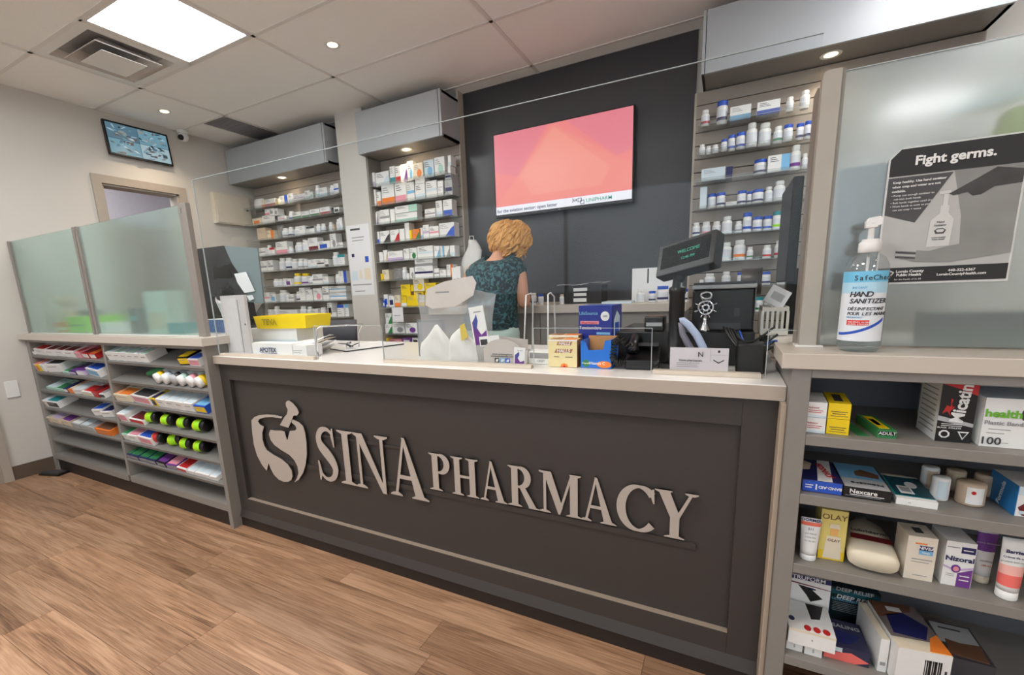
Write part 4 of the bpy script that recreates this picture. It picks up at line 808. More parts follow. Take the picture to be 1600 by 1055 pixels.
put('blue_box', RZ[1], 1583, 1640, 762, 1.31, .10, W, [('r','L',0,1,0,1,'sky'),('r','L',.0,1,.0,1,mat('bright_blue',(40,130,200),.4),2),('t','L',.45,.45,.020,'Formula',W,R_(78),.01),('r','F',.0,1,.72,1,'ice'),('p','F',[(.05,.3),(.4,.6),(1,.5),(1,.0),(.2,.05)],'maroon',2),('r','F',.1,.8,.1,.2,'ice',3)], 'white and bright blue box at the right edge of the shelf', 'box', rz=.04)
# third shelf
def tube_pack(name, u0, u1, vt, y, col, z, bands, words_, label, flip=True, capc=W, grp=None):
    v = 850
    for _ in range(4): v += (at((u0+u1)/2, v, y).z - z)*330
    a, b = at(u0, v, y), at(u1, v, y); wd = b.x-a.x; H = at((u0+u1)/2, vt, y).z-z; capH = H*.14
    r0 = wd*.40
    root = MB(); rg = []
    for k in range(9):
        q = k/8; hx = r0+(wd*.5-r0)*q; hy = r0*(1-q)+.0025*q
        rg.append([(hx*math.cos(t2), hy*math.sin(t2), capH+(H-capH)*q) for t2 in [2*math.pi*j/20 for j in range(20)]])
    root = root.rings(rg).build(name, col, None, ((a.x+b.x)/2, y+r0, z+.0006), label=label, cat='tube', group=grp)
    MB().lathe([(0,0),(r0*.96,0),(r0,.002),(r0,capH),(0,capH)], seg=20).build('cap', capc, root)
    for (q0, q1, c) in bands:
        b2 = MB(); rr = []
        for q in (q0, (q0+q1)/2, q1):
            hx = (r0+(wd*.5-r0)*q)*1.012; hy = (r0*(1-q)+.0025*q)+.0006
            rr.append([(hx*math.cos(t2), hy*math.sin(t2), capH+(H-capH)*q) for t2 in [2*math.pi*j/20 for j in range(20)]])
        b2.rings(rr, caps=False).build('printed_band', c, root)
    for (q, sz, s, c, bold) in words_:
        hy = r0*(1-q)+.0025*q
        t_ = text(root, s, sz, c, (0, -hy-.0016, capH+(H-capH)*q), 'F', 0, bold=bold)
    return root
tube_pack('cream_tube', 1247, 1280, 814, 1.285, W, RZ[2], [(.80,.90,mat('salmon',(226,110,90),.4))], [(.955,.0105,'DORMER','navy',.01),(.72,.0085,'211',  'navy', 0),(.6,.005,'soin intensif','grey',0),(.5,.005,'creme 30%','grey',0),(.4,.005,'for dry skin','grey',0)], 'white hand cream tube with salmon band, leftmost on the shelf')
put('olay_box', RZ[2], 1276, 1318, 796, 1.315, .06, mat('pale_gold',(222,204,120),.35), [('t','F',.5,.86,.020,'OLAY','brown',0,.005),('r','F',0,1,.0,.18,mat('gold_yellow',(236,200,40),.35)),('p','F',[(.18,.03),(.88,.03),(.80,.48),(.28,.48)],'cream',2),('p','F',[(.40,.5),(.68,.5),(.68,.64),(.40,.64)],mat('peach',(232,178,110),.4),2),('p','F',[(.34,.64),(.76,.64),(.7,.74),(.36,.72)],'cream',2),('t','F',.55,.40,.010,'OLAY','brown'),('r','T',.35,.65,.3,.6,'brown')], 'tall gold and yellow lotion box', 'box', rz=.03)
# lotion bottle lying on its back with the base towards the viewer
p0 = at(1322,890,1.29).x; p1 = at(1402,905,1.29).x; wd = p1-p0
rg = []
for k, (s, hh, yy) in enumerate([(.90,.66,0),(1,.72,.008),(1,.80,.05),(.96,.78,.12),(.80,.66,.17),(.45,.5,.20),(.30,.45,.205)]):
    rg.append([(wd*.5*s*(abs(math.cos(t2))**.6)*(1 if math.cos(t2) > 0 else -1), yy, .030+.034*hh*(abs(math.sin(t2))**.7)*(1 if math.sin(t2) > 0 else -1)) for t2 in [2*math.pi*j/28 for j in range(28)]])
LOT = mat('lotion_cream', (222,212,190), .3)
o = MB().rings(rg).build('lotion_bottle', LOT, None, ((p0+p1)/2, 1.285, RZ[2]+.0015), (0,0,-.10), label='cream lotion bottle lying on its back with base forward', cat='bottle')
b = MB()
for k in range(6): b.add([(-wd*.42+wd*.84*k/6,.055,.0578),(-wd*.42+wd*.84*(k+1)/6,.055,.0578),(-wd*.40+wd*.80*(k+1)/6,.082,.0582),(-wd*.40+wd*.80*k/6,.082,.0582)], [(0,1,2,3)])
b.build('printed_band', 'maroon', o); text(o, 'Lubriderm', .017, 'charcoal', (-.002,.100,.0600), 'T', 0, bold=.02)
MB().lathe([(.012,.2),(.014,.205),(.014,.23),(.006,.232),(.006,.25),(0,.25)], seg=14, axis='y').build('pump', 'silver', o, (0,0,.03))
put('nivea_box', RZ[2], 1409, 1457, 838, 1.30, .065, mat('off_white_card',(226,216,200),.4), [('r','F',.42,.88,.60,.80,'navy'),('r','F',.42,.88,.60,.695,'sky',2),('t','F',.65,.75,.0105,'NIVEA',W,0,.02),('t','F',.65,.65,.006,'visage',W),('r','F',.26,.66,.83,.86,'orange'),('r','F',.2,.9,.47,.49,'grey'),('r','F',.2,.8,.41,.425,'grey'),('r','F',.3,.8,.10,.115,'grey'),('r','T',.35,.65,.3,.7,'charcoal')], 'off white box with small blue square logo', 'box', rz=.06)
put('nizoral_box', RZ[2], 1468, 1517, 846, 1.305, .075, W, [('t','F',.50,.62,.023,'Nizoral','navy',0,.02),('p','F',[(.5,.0),(.98,.0),(.98,.42),(.5,.30)],'purple'),('r','F',.52,.98,.76,.90,'navy'),('r','F',.58,.9,.82,.84,W,2),('r','F',.04,.46,.86,.88,'grey'),('p','F',[(.0,.46),(.4,.38),(1,.48),(1,.44),(.4,.34),(.0,.42)],'lilac',2),('p','F',[(.42+.16*math.cos(q*.628),.40+.09*math.sin(q*.628)) for q in range(10)],'purple',3),('p','F',[(.42+.10*math.cos(q*.628),.40+.055*math.sin(q*.628)) for q in range(10)],'pink',4),('r','F',.12,.4,.26,.27,'grey'),('r','F',.12,.4,.22,.23,'grey'),('r','F',.58,.9,.24,.26,W,2),('r','F',.58,.9,.15,.17,W,2)], 'white shampoo box with purple corner', 'box', rz=.05)
tube_pack('cream_tube', 1519, 1553, 832, 1.34, W, RZ[2], [(.55,.95,'purple')], [(.74,.006,'crème apaisante','lilac',0),(.35,.006,'soothing','grey',0),(.25,.006,'150 ml','orange',0)], 'white and purple cream tube behind the shampoo box', capc='cream')
tube_pack('cream_tube', 1556, 1602, 846, 1.285, W, RZ[2], [(.10,.32,mat('coral',(236,112,104),.4)),(.32,.5,mat('coral_pale',(240,180,170),.4))], [(.76,.011,'Barrier','navy',.02),(.66,.0065,'Crème de soin','navy',0),(.58,.006,'protect and repair','grey',0)], 'white and coral barrier cream tube at the right edge')
# bottom shelf
def bx(name, x0, x1, y0, y1, z0, z1, col, pr, label, cat='box', **k): return carton(name, x0, x1, y0, y1, z0, z1, col, pr, label=label, cat=cat, **k)
zb = RZ[3]
xA = at(1226,1030,1.29).x; xB = at(1252,1030,1.29).x; xC = at(1254,1030,1.29).x; xD = at(1282,1030,1.29).x
zt = at(1240,1000,1.29).z
bx('white_carton', .196, .196+xB-xA, 1.29, 1.40, zb+.0006, zt, W, [('r','F',.45,.55,.3,.62,'silver'),('p','F',[(.45,.7),(.55,.7),(.5,.75)],'grey')], 'narrow white carton in the bottom left corner of the shelf unit', group='narrow white cartons')
bx('white_carton', .200+xB-xA, .200+xB-xA+xD-xC, 1.288, 1.40, zb+.0006, zt, W, [('r','F',.45,.55,.3,.62,'silver'),('p','F',[(.45,.7),(.55,.7),(.5,.75)],'grey')], 'second narrow white carton, supporting the stocking box', group='narrow white cartons')
zt2 = zt+.0008
xE = at(1236,985,1.275).x; xF = at(1307,1000,1.275).x
o = bx('stocking_box', .196, xF, 1.275, 1.40, zt2, zt2+.045, W, [('t','T',.5,.10,.001,'.',W),('r','F',.0,1,.86,1,'cream'),('r','F',.5,.53,.45,.55,'grey'),('p','T',[(.5,.98),(.9,.98),(.75,.5),(.55,.45)],'black'),('p','T',[(.06+.07*math.cos(q*.628)+.04,.34+.08*math.sin(q*.628)) for q in range(10)],'navy')] + [('p','T',[(.42+.2*k2+.08*math.cos(q*.628),.12+.09*math.sin(q*.628)) for q in range(10)],'red',2) for k2 in range(3)], 'white flat stocking box with three red dots lying on top')
xG = at(1292,905,1.41).x
bx('stocking_box', .196, .196+.108, 1.412, 1.45, zb+.0006, at(1265,902,1.41).z, W, [('r','F',.0,1,.91,1,'navy'),('t','F',.52,.955,.017,'TRUFORM',W,0,.01),('p','F',[(.0,.86),(1,.80),(1,.79),(.0,.83)],'maroon'),('p','F',[(.30,.80),(.55,.78),(.85,.6),(.6,.5),(.5,.62)],'black'),('p','F',[(.6+.1*math.cos(q*.628),.76+.02*math.sin(q*.628)) for q in range(10)],'navy')], 'upright white and navy stocking box behind the flat one')
dk = mat('deep_relief', (20,40,46), .4); tq = mat('deep_relief_teal', (24,86,98), .4)
a = at(1296,915,1.47); b = at(1378,925,1.47)
bx('rub_box', a.x, b.x, 1.47, 1.53, zb+.0006, a.z, dk, [('r','F',.0,1,.80,.94,tq),('t','F',.5,.965,.016,'DEEP RELIEF','silver',0,.01),('t','F',.56,.74,.022,'DEEP RELIEF',W,0,.02,.2),('r','F',.06,.98,.62,.69,tq),('t','F',.4,.655,.009,'ULTRA STRENGTH','sky')] + [('r','F',.1,.75-.1*(q % 2),.30+.05*q,.31+.05*q,'grey') for q in range(6)], 'dark teal rub box standing at the back of the bottom shelf')
a = at(1288,1010,1.30); b = at(1362,1010,1.30)
bx('brace_box', a.x, b.x, 1.30, 1.41, zb+.0006, at(1320,1012,1.30).z, mat('brace_navy',(44,46,74),.4), [('t','T',.55,.75,.018,'HEALING','silver'),('p','T',[(.1,.1),(.6,.15),(.9,.5),(.3,.6)],'navy'),('p','F',[(.0,.4),(.6,.7),(1,.3),(.7,0),(0,0)],mat('coral')),('r','F',.0,.4,.6,.9,'ice')], 'navy brace box with pale and coral front')
a = at(1395,1000,1.275); b = at(1482,1030,1.275)
o = bx('brace_box', a.x, b.x, 1.275, 1.45, zb+.0006, at(1400,1008,1.275).z, W, [('r','F',.5,.85,.25,.75,W)] + [('r','F',.52+.035*q,.535+.035*q+.008*(q % 3),.25,.8,'black',2) for q in range(9)] + [('r','F',.9,.94,.5,.6,'charcoal'),('r','T',.0,1,.0,.22,'cream'),('r','T',.0,1,.22,1,mat('brace_grey',(120,110,108),.4)),('p','T',[(.1,.3),(.7,.25),(.95,.55),(.6,.8),(.2,.7)],'navy',2),('p','T',[(.6,.02),(1,.02),(1,.4),(.8,.3)],'orange',3),('p','T',[(.0,.62),(.3,.7),(.8,.85),(.9,1),(.0,1)],'brown',2),('r','T',.3,.6,.8,.9,W,3)], 'white brace box with barcode at the bottom right', rz=.12)
bx('brace_box', a.x-.022, a.x-.004, 1.30, 1.44, zb+.0006, at(1380,1010,1.30).z+.02, W, [('r','F',.2,.8,.2,.3,'grey'),('r','T',.0,1,.0,1,'cream')], 'narrow white brace box beside the barcode box', rz=.12)
a = at(1482,1012,1.36); b = at(1558,1040,1.36)
bx('brace_box', a.x, b.x, 1.36, 1.50, zb+.0006, at(1500,1030,1.36).z, mat('brace_dark',(66,62,66),.4), [('r','T',.05,.95,.4,.96,'silver'),('p','T',[(.1,.1),(.9,.05),(.95,.5),(.5,.45),(.2,.5)],'brown',2),('r','T',.2,.7,.8,.84,'charcoal',2)], 'dark grey brace box lying at the bottom right')
# ------------------------------------------------------------------ right frosted screen, poster, hand sanitiser
t = empty('frosted_screen', (.20, 1.395, 1.0138), label='tall frosted glass screen on the right worktop', cat='glass screen', group='frosted glass screens')
HT = .634
MB().box(.014, 1.3, -.003, .003, .004, HT-.002).build('glass_pane', FROST_R, t)
MB().box(.014, 1.3, -.0032, .0032, HT-.002, HT).build('polished_edge', EDGEA, t)
POST = mat('post_taupe', (168,162,150), .4)
p = MB(); pr = [(-.026,0),(.010,0),(.010,HT+.004),(-.016,HT+.004),(-.023,HT+.001),(-.026,HT-.008)]
p.prism(pr, -.016, .016, 'y').build('post', POST, t)
MB().box(.010, .018, -.010, .010, 0, HT+.002).build('glazing_bead', mat('bead', (140,136,128), .4), t)
MB().box(-.030, -.020, .017, .075, 0, HT-.02).build('return_panel', mat('return_taupe', (146,134,122), .45), t)
MB().box(-.034, .024, -.022, .03, 0, .004).build('foot_plate', WHITEP, t)
# poster taped to the glass
P0 = [at(1383,247,1.391), at(1403,233,1.391), at(1600,208,1.391), at(1577,434,1.391), at(1372,447,1.391)]
x0p, x1p = .292, .470
pw = at(1600,330,1.391).x - at(1378,340,1.391).x
px0, px1 = at(1378,340,1.391).x, at(1592,330,1.391).x
pz0, pz1 = at(1372,445,1.391).z, at(1402,233,1.391).z
po = empty('poster', (px0, 1.3885, pz0), label='black and white hand hygiene poster taped to the right glass screen', cat='poster')
Wd, Hd = px1-px0, pz1-pz0
def pp(poly, c, k=1): MB().prism([(x*Wd, z*Hd) for x, z in poly], -.0004*k, -.0004*(k-1), 'y').build('printed_panel', c, po)
MB().prism([(0,0),(Wd,0),(Wd,Hd),(Wd*.09,Hd),(0,Hd*.93)], 0, .002, 'y').build('sheet', mat('poster_paper', (214,216,214), .6), po)
pk = mat('poster_black', (34,34,36), .6); pgm = mat('poster_mid', (138,138,136), .6, 0, .25, 14); pdk = mat('poster_dark', (72,72,74), .6); plt = mat('poster_light', (182,182,180), .6, 0, .08, 20); pht = mat('poster_hand', (62,60,60), .6, 0, .5, 40); pwh = mat('poster_white', (206,206,204), .6)
pp([(.015,.015),(.985,.015),(.985,.99),(.09,.99),(.015,.925)], plt)
pp([(.5,.82),(.985,.82),(.985,.30),(.62,.26),(.60,.48)], pgm, 2)
pp([(.015,.80),(.985,.80),(.985,.99),(.09,.99),(.015,.925)], pk, 3)
pp([(.015,.79),(.50,.79),(.26,.455),(.015,.525)], pdk, 3)
pp([(.015,.015),(.985,.015),(.985,.125),(.015,.125)], pk, 3)
pp([(.985,.76),(.80,.79),(.70,.74),(.50,.645),(.47,.655),(.52,.625),(.62,.64),(.66,.61),(.72,.615),(.80,.66),(.985,.67)], pht, 4)     # pressing hand
pp([(.16,.20),(.30,.165),(.55,.15),(.985,.20),(.985,.33),(.80,.30),(.55,.27),(.40,.24),(.20,.26),(.15,.23)], pgm, 4)            # open palm
for q in range(4): pp([(.14,.20+.018*q),(.30,.185+.018*q),(.30,.197+.018*q),(.14,.214+.018*q)], plt if q % 2 else pdk, 5)
pp([(.37,.27),(.54,.27),(.55,.46),(.505,.505),(.505,.56),(.44,.56),(.44,.505),(.38,.46)], pwh, 4); pp([(.455,.56),(.49,.56),(.49,.64),(.455,.64)], pwh, 4); pp([(.42,.64),(.50,.645),(.50,.665),(.42,.66)], pwh, 5)
pp([(.43,.36),(.49,.36),(.505,.385),(.48,.40),(.44,.40),(.415,.385)], pdk, 5); pp([(.44,.372),(.48,.372),(.492,.386),(.478,.392),(.442,.392),(.428,.386)], pwh, 6)
def pt(s, x, z, size, c='white', **k): text(po, s, size, c, (x*Wd, -.0028, z*Hd), 'F', 0, **k)
pt('Fight germs.', .49, .895, .0265, bold=.03)
for k, s in enumerate(['Keep healthy. Use hand sanitizer', 'when soap and water are not', 'available.']): pt(s, .05, .755-.032*k, .0068, align='LEFT', bold=.02)
for k, s in enumerate(['• Pump out enough sanitizer to', '   rub into both hands', '• Rub hands together until dry', '• Wash hands as soon as you', '   can use soap + water']): pt(s, .05, .660-.026*k, .0058, align='LEFT')
pt('Hand', .455, .445, .006, 'charcoal'); pt('Sanitizer', .455, .422, .006, 'charcoal'); pt('Lorain County', .455, .335, .004, 'charcoal'); pt('Public Health', .455, .320, .004, 'charcoal')
pt('Lorain County', .27, .095, .0082, bold=.03); pt('Public Health', .265, .068, .0082, bold=.03); pt('For the Health of Us All', .26, .035, .0048)
pt('440-322-6367', .66, .090, .0078, bold=.02); pt('LorainCountyHealth.com', .66, .062, .0078, bold=.02)
pp([(.06,.09),(.09,.105),(.12,.105),(.15,.09),(.105,.035)], pwh, 5); pp([(.075,.087),(.095,.095),(.115,.095),(.135,.087),(.105,.052)], pk, 6)
# hand sanitiser
sx, sy_ = .283, 1.325
PET = clear_mat('clear_pet', (.93,.955,.965), .10, .03, .06)
t = empty('hand_sanitizer', (sx, sy_, 1.0140), .0, label='clear pump bottle of hand sanitizer in front of the glass screen', cat='bottle')
MB().lathe([(.0,.001),(.034,.001),(.040,.008),(.0405,.02),(.0405,.175),(.038,.195),(.030,.212),(.018,.222),(.016,.228)], seg=36).build('bottle_body', PET, t)
MB().lathe([(.0,.006),(.036,.006),(.0385,.012),(.0385,.165),(0,.165)], seg=32).build('gel', clear_mat('gel', (.90,.955,.975), .02, .05, .05), t)
MB().lathe([(.018,.222),(.0205,.224),(.0205,.243),(.018,.246),(.016,.247),(.015,.252),(0,.252)], seg=28).build('collar', WHITEP, t)
pm_ = MB().lathe([(.006,.25),(.006,.285),(.009,.287),(0,.287)], seg=16); pm_.prism([(-.012,.276),(-.013,.290),(-.008,.298),(.012,.300),(.017,.297),(.017,.282),(.010,.280),(.008,.276)], -.007, .007, 'y'); pm_.build('pump_head', WHITEP, t, bevel=.0012)
MB().lathe([(.003,.02),(.003,.25)], seg=10).build('dip_tube', WHITEP, t)
def wrap(name, a0, a1, z0, z1, c, rr=.0412, n=24, zf=None):
    b = MB()
    for k in range(n):
        a, d = R_(a0+(a1-a0)*k/n), R_(a0+(a1-a0)*(k+1)/n)
        f0, f1 = k/n, (k+1)/n
        za, zb_ = (z0, z1) if zf is None else zf(f0); zc_, zd = (z0, z1) if zf is None else zf(f1)
        b.add([(rr*math.cos(a),rr*math.sin(a),za),(rr*math.cos(d),rr*math.sin(d),zc_),(rr*math.cos(d),rr*math.sin(d),zd),(rr*math.cos(a),rr*math.sin(a),zb_)], [(0,1,2,3)], 0, True)
    return b.build(name, c, t)
wrap('label_wrap', -195, -35, .026, .182, mat('label_body', (226,232,238), .4)); wrap('label_wrap', -195, -35, .158, .182, mat('label_blue', (116,196,232), .4), .0413); wrap('label_wrap', -195, -35, .134, .158, mat('label_pale_blue', (176,216,236), .4), .0413)
wrap('printed_swoosh', -170, -40, 0, 0, 'blue', .0414, 24, lambda f: (.038+.034*f*f, .044+.036*f*f)); wrap('printed_panel', -140, -82, .062, .074, mat('label_red', (222,48,52), .4), .0414, 12)
def wtext(s, size, c, ang0, z, **k):          # letters set one by one round the label
    a = ang0
    for ch in s:
        wch = {'I': .34, 'i': .3, 'l': .3, 'f': .36, ' ': .32, 'M': .86, 'W': .9, 'r': .42, 't': .4, '’': .3}.get(ch, .62)*size
        da = math.degrees(wch/.0416)
        if ch != ' ':
            me = text_me(ch, size, k.get('bold', .01), k.get('shear', 0)); o = link('lettering', me if not me.materials or me.materials[0] == P(c) else me.copy(), None, t)
            if not o.data.materials: o.data.materials.append(P(c))
            elif o.data.materials[0] != P(c): o.data.materials.clear(); o.data.materials.append(P(c))
            A = R_(a+da/2); o.location = (.0419*math.cos(A), .0419*math.sin(A), z); o.rotation_euler = (R_(90), 0, A+R_(90))
        a += da
wtext('SafeCheck', .0155, 'charcoal', -132, .167); wtext('INSTANT', .0068, 'sky', -134, .146); wtext('HAND', .0165, 'charcoal', -138, .131, shear=.2, bold=.025); wtext('SANITIZER', .0145, 'charcoal', -139, .116, shear=.2, bold=.025)
wtext('DÉSINFECTANT', .0098, 'charcoal', -141, .099, shear=.2, bold=.015); wtext('POUR LES MAINS', .0098, 'charcoal', -142, .088, shear=.2, bold=.015); wtext('INSTANTANÉ', .005, 'sky', -142, .080)
wtext('70% ETHYL ALCOHOL', .0045, W, -136, .069); wtext('ALCOOL ETHYLIQUE', .0045, W, -136, .0645)
# behind the right screen
def R_at(u, v, Y): return at(u, v, Y)
a = at(1555,215,1.47); b = at(1640,110,1.47)
carton('green_binder', a.x, a.x+.16, 1.47, 1.53, 1.418, 1.518, mat('binder_lime',(176,190,70),.4), [('r','F',.0,1,.0,.1,'green')], label='blurred yellow green binder high behind the right screen', cat='binder', roll=R_(12))
carton('file_shelf', .40, .98, 1.462, 1.70, 1.385, 1.3995, W, label='white wall tray carrying the yellow green binder', cat='tray')
carton('file_shelf_post', .70, .76, 1.56, 1.62, 1.0140, 1.384, W, label='white post of the tray behind the right screen', cat='post')
carton('paper_stack', .425, .56, 1.48, 1.60, 1.545, 1.59, W, [('r','F',0,1,0,.3,'ice')], label='blurred white papers on top of the yellow green binder', cat='papers', roll=R_(-8))
carton('monitor_block', .252, .362, 1.53, 1.56, 1.15, 1.462, mat('dim_teal',(44,60,62),.5), [('r','F',.05,.95,.06,.95,mat('screen_dark',(30,40,44),.2))], label='blurred dark monitor behind the right screen', cat='monitor')
carton('storage_box', .44, .80, 1.44, 1.54, 1.0140, 1.09, mat('dim_olive',(96,104,92),.5), [('r','F',.0,1,.62,1,'charcoal')], label='blurred dark olive box low behind the right screen', cat='box')
carton('stand_block', .29, .33, 1.52, 1.58, 1.0140, 1.149, 'charcoal', label='dark stand under the blurred monitor', cat='stand')
# black monitor seen from its edge
a = at(1257,262,1.62); b = at(1232,447,1.62)
t = empty('edge_monitor', (at(1247,355,1.70).x, 1.82, 1.0140), label='black monitor turned edge on beside the right post', cat='monitor')
MB().box(-.02,.008,-.10,.22,.16,.475).build('panel', BLK, t, bevel=.004); MB().box(.008,.0085,-.09,.21,.17,.465).build('screen', 'charcoal', t); MB().box(-.012,.03,-.06,-.02,.01,.2).build('stand', BLK, t); MB().box(-.03,.09,-.14,.06,0,.01).build('foot', BLK, t)
# ------------------------------------------------------------------ television
tv = empty('television', (-1.09, 3.255, 1.722), label='wall mounted television showing a salmon red screen with a news ticker', cat='television')
hw, H = .512, .598
MB().box(-hw, hw, 0, .045, 0, H).build('casing', BLK, tv, bevel=.004); MB().box(-.2,.2,.045,.073,.15,.45).build('wall_bracket', BLKM, tv)
def scr(key, c, e):
    if key in MATS: return MATS[key]
    m = mat(key, c, .3, 0, 0, emit=e); m.node_tree.nodes['Principled BSDF'].inputs['Base Color'].default_value = (.01,.01,.01,1); return m
TE = .43
S1 = scr('screen_salmon', (236,132,130), TE); S2 = scr('screen_salmon_light', (240,150,136), TE); S3 = scr('screen_rose', (226,126,138), TE); S4 = scr('screen_white', (235,235,242), TE); S6 = scr('screen_salmon_mid', (238,140,130), TE)
x0, x1, zz0, zz1 = -hw+.008, hw-.008, .022, H-.008
def sp(poly, c, k): MB().prism([(x0+(x1-x0)*a, zz0+(zz1-zz0)*b) for a, b in poly], -.0005*k, 0, 'y').build('screen_panel', c, tv)
sp([(0,0),(1,0),(1,1),(0,1)], S1, 1); sp([(0,1),(0,.55),(.18,.45),(.42,1)], S3, 2); sp([(.55,1),(1,1),(1,.55),(.9,.5)], S3, 2); sp([(.46,.98),(1,.38),(1,.12),(.0,.12),(.10,.30)], S6, 2); sp([(.46,.96),(.86,.40),(.80,.2),(.30,.2),(.20,.44)], S2, 3); sp([(0,0),(1,0),(1,.10),(0,.10)], S4, 4)
text(tv, 'for the aviation sector: open letter', .034, 'navy', (-hw+.018, -.003, .046), 'F', align='LEFT', bold=.015); text(tv, 'Jus', .030, 'black', (.115,-.003,.060), 'F', bold=.02); text(tv, 'UNIPHARM', .036, mat('logo_green', (70,190,160), .4), (.285,-.003,.046), 'F', bold=.008)
lg = MB()
for q in ((.150,.056),(.168,.040)): 
    for bx_ in ((q[0]-.014,q[0]+.014,q[1]-.014,q[1]-.010),(q[0]-.014,q[0]+.014,q[1]+.010,q[1]+.014),(q[0]-.014,q[0]-.010,q[1]-.014,q[1]+.014),(q[0]+.010,q[0]+.014,q[1]-.014,q[1]+.014)): lg.box(bx_[0], bx_[1], -.0032, -.0024, bx_[2], bx_[3])
lg.build('screen_logo', 'navy', tv); text(tv, 'TCL', .012, 'grey', (0,-.0014,.011), 'F')

# ------------------------------------------------------------------ security monitor, camera, fuse box on the left wall
sm = empty('security_monitor', (XW+.05, 2.245, 2.362), R_(90), label='small black security monitor high on the left wall with four camera views', cat='monitor')
sm.rotation_euler = (R_(-6), 0, R_(90))
hw, H = .235, .262
MB().box(-hw, hw, 0, .028, 0, H).build('casing', BLK, sm, bevel=.003); MB().box(-.05,.05,.028,.048,.08,.18).build('wall_bracket', BLKM, sm); MB().box(-.02,.02,-.003,.0,-.006,.006).build('badge', BLK, sm)
random.seed(3); pal = [(120,168,186),(92,130,150),(176,204,214),(64,84,96),(146,160,160),(206,222,228),(110,96,92),(40,52,64)]
for qx in range(2):
    for qz in range(2):
        bx0, bz0 = -hw+.012+qx*(hw-.012), .014+qz*(H-.026)/2; ww, hh = hw-.013, (H-.028)/2
        MB().box(bx0, bx0+ww-.002, -.0006, 0, bz0, bz0+hh-.002).build('camera_view', scr('cam_bg%d' % (qx*2+qz), pal[(qx*2+qz) % 3], .3), sm)
        for k in range(22):
            a, c = random.uniform(.0,.85), random.uniform(.0,.85); dw, dh = random.uniform(.04,.20), random.uniform(.04,.24); sk = random.uniform(-.15,.15); ci = random.randrange(8)
            P4 = [(a,c),(a+dw,c+sk*.3),(a+dw+sk,c+dh),(a+sk,c+dh)]; P4 = [(min(.98,max(.01,p[0])), min(.98,max(.01,p[1]))) for p in P4]
            MB().prism([(bx0+p[0]*ww, bz0+p[1]*hh) for p in P4], -.0008-.00005*k, -.0006, 'y').build('picture_patch', scr('cam_c%d' % ci, pal[ci], .3), sm)
MB().tube([(-.0,.03,.2),(.02,.035,H+.03),(.01,.04,H+.055)], .003, 6).build('cable', BLK, sm); MB().tube([(.03,.03,.2),(.05,.03,H+.02),(.03,.04,H+.055)], .003, 6).build('cable', BLK, sm)
sc_ = empty('security_camera', (XW+.055, 2.60, 2.63), label='white dome security camera beside the monitor', cat='camera')
MB().lathe([(.0,.054),(.045,.054),(.045,.03),(.035,.025),(0,.025)], seg=20).build('mount', WHITEP, sc_); MB().ball((0,0,0), .042, .042, .042).build('housing', WHITEP, sc_)
MB().lathe([(0,-.016),(.022,-.012),(.024,0),(.0,0)], seg=18, axis='y').build('lens', BLK, sc_, (.016,-.030,-.012), (R_(15),0,R_(25)))
fb = empty('fuse_box', (XW, 2.975, 1.92), label='cream metal fuse box on the left wall beside the product wall', cat='fuse box')
FBM = mat('cream_metal', (206,198,182), .4)
MB().box(0, .05, -.18, .20, 0, .285).build('box', FBM, fb, bevel=.004); MB().box(.05, .056, -.165, .185, .012, .273).build('door', FBM, fb, bevel=.002); MB().lathe([(0,0),(.008,0),(.008,.006),(0,.006)], seg=12, axis='x').build('latch', BLK, fb, (.056,.15,.15))

# ------------------------------------------------------------------ dispensary back counter
bc = empty('back_counter', (-1.05, 2.74, 0), label='grey dispensing bench along the charcoal panel', cat='counter')
for i in range(4): MB().box(-.855+.425*i+.002, -.855+.425*(i+1)-.002, 0, .018, .1, 1.024).build('door', mat('bench_grey', (150,146,142), .4), bc, bevel=.001)
MB().box(-.855, .845, .018, .58, .1, 1.024).build('carcass', LAMD, bc); MB().box(-.855, .845, .05, .58, 0, .1).build('kick_board', KICK, bc)
MB().prism([(-1.91,2.715),(-.19,2.715),(-.19,3.325),(-1.91,3.325)], 1.0245, 1.073, 'z').build('worktop', EDGE, None, bevel=.002, label='beige worktop of the dispensing bench', cat='worktop')
BZ = 1.0735
def on_bench(u, v, y): return at(u, v, y)
a, b = at(882,473,2.86), at(940,473,2.86)
o = carton('black_box', a.x, b.x, 2.86, 3.02, BZ, at(905,446,2.86).z, BLKM, [('r','F',.25,.62,.68,.86,W),('r','F',.26,.60,.42,.58,W),('r','F',.25,.60,.10,.30,W)], label='black box with three white labels on the bench', cat='box')
pb = MB(); w2 = (b.x-a.x)
vs_ = [((i/8-.58)*w2*1.25, (j/3-.5)*.2, .004*math.sin(i*1.3+j)+.012*(i/8)**3+.004) for j in range(4) for i in range(9)]
pb.add(vs_, [(j*9+i, j*9+i+1, (j+1)*9+i+1, (j+1)*9+i) for j in range(3) for i in range(8)], 0, True)
o = pb.build('loose_paper', PAPER, None, ((a.x+b.x)/2+.01, 2.94, at(905,446,2.86).z+.002), label='curled white paper lying on the black box', cat='paper'); o.modifiers.new('s','SOLIDIFY').thickness = .0015
for i, (u, vt, w, cap, band) in enumerate([(820,452,9,W,None),(833,458,10,W,'grey'),(844,460,9,'blue',None),(877,460,8,'beige',None),(1000,452,12,W,None),(1018,455,10,'blue','navy'),(1034,447,16,'blue','navy'),(1068,452,10,'blue','navy')]):
    p = at(u, 472, 2.85); q = at(u, vt, 2.85); r = w/2/257
    bottle(p.x, 2.85+r, BZ, r, q.z-BZ, cap, band, cap == 'blue', label=f'white bottle with {cap} cap on the bench, {ORD[i]} from the woman', cat='bottle', group='bottles on the bench')
a, b = at(988,420,2.95), at(1060,475,2.95)
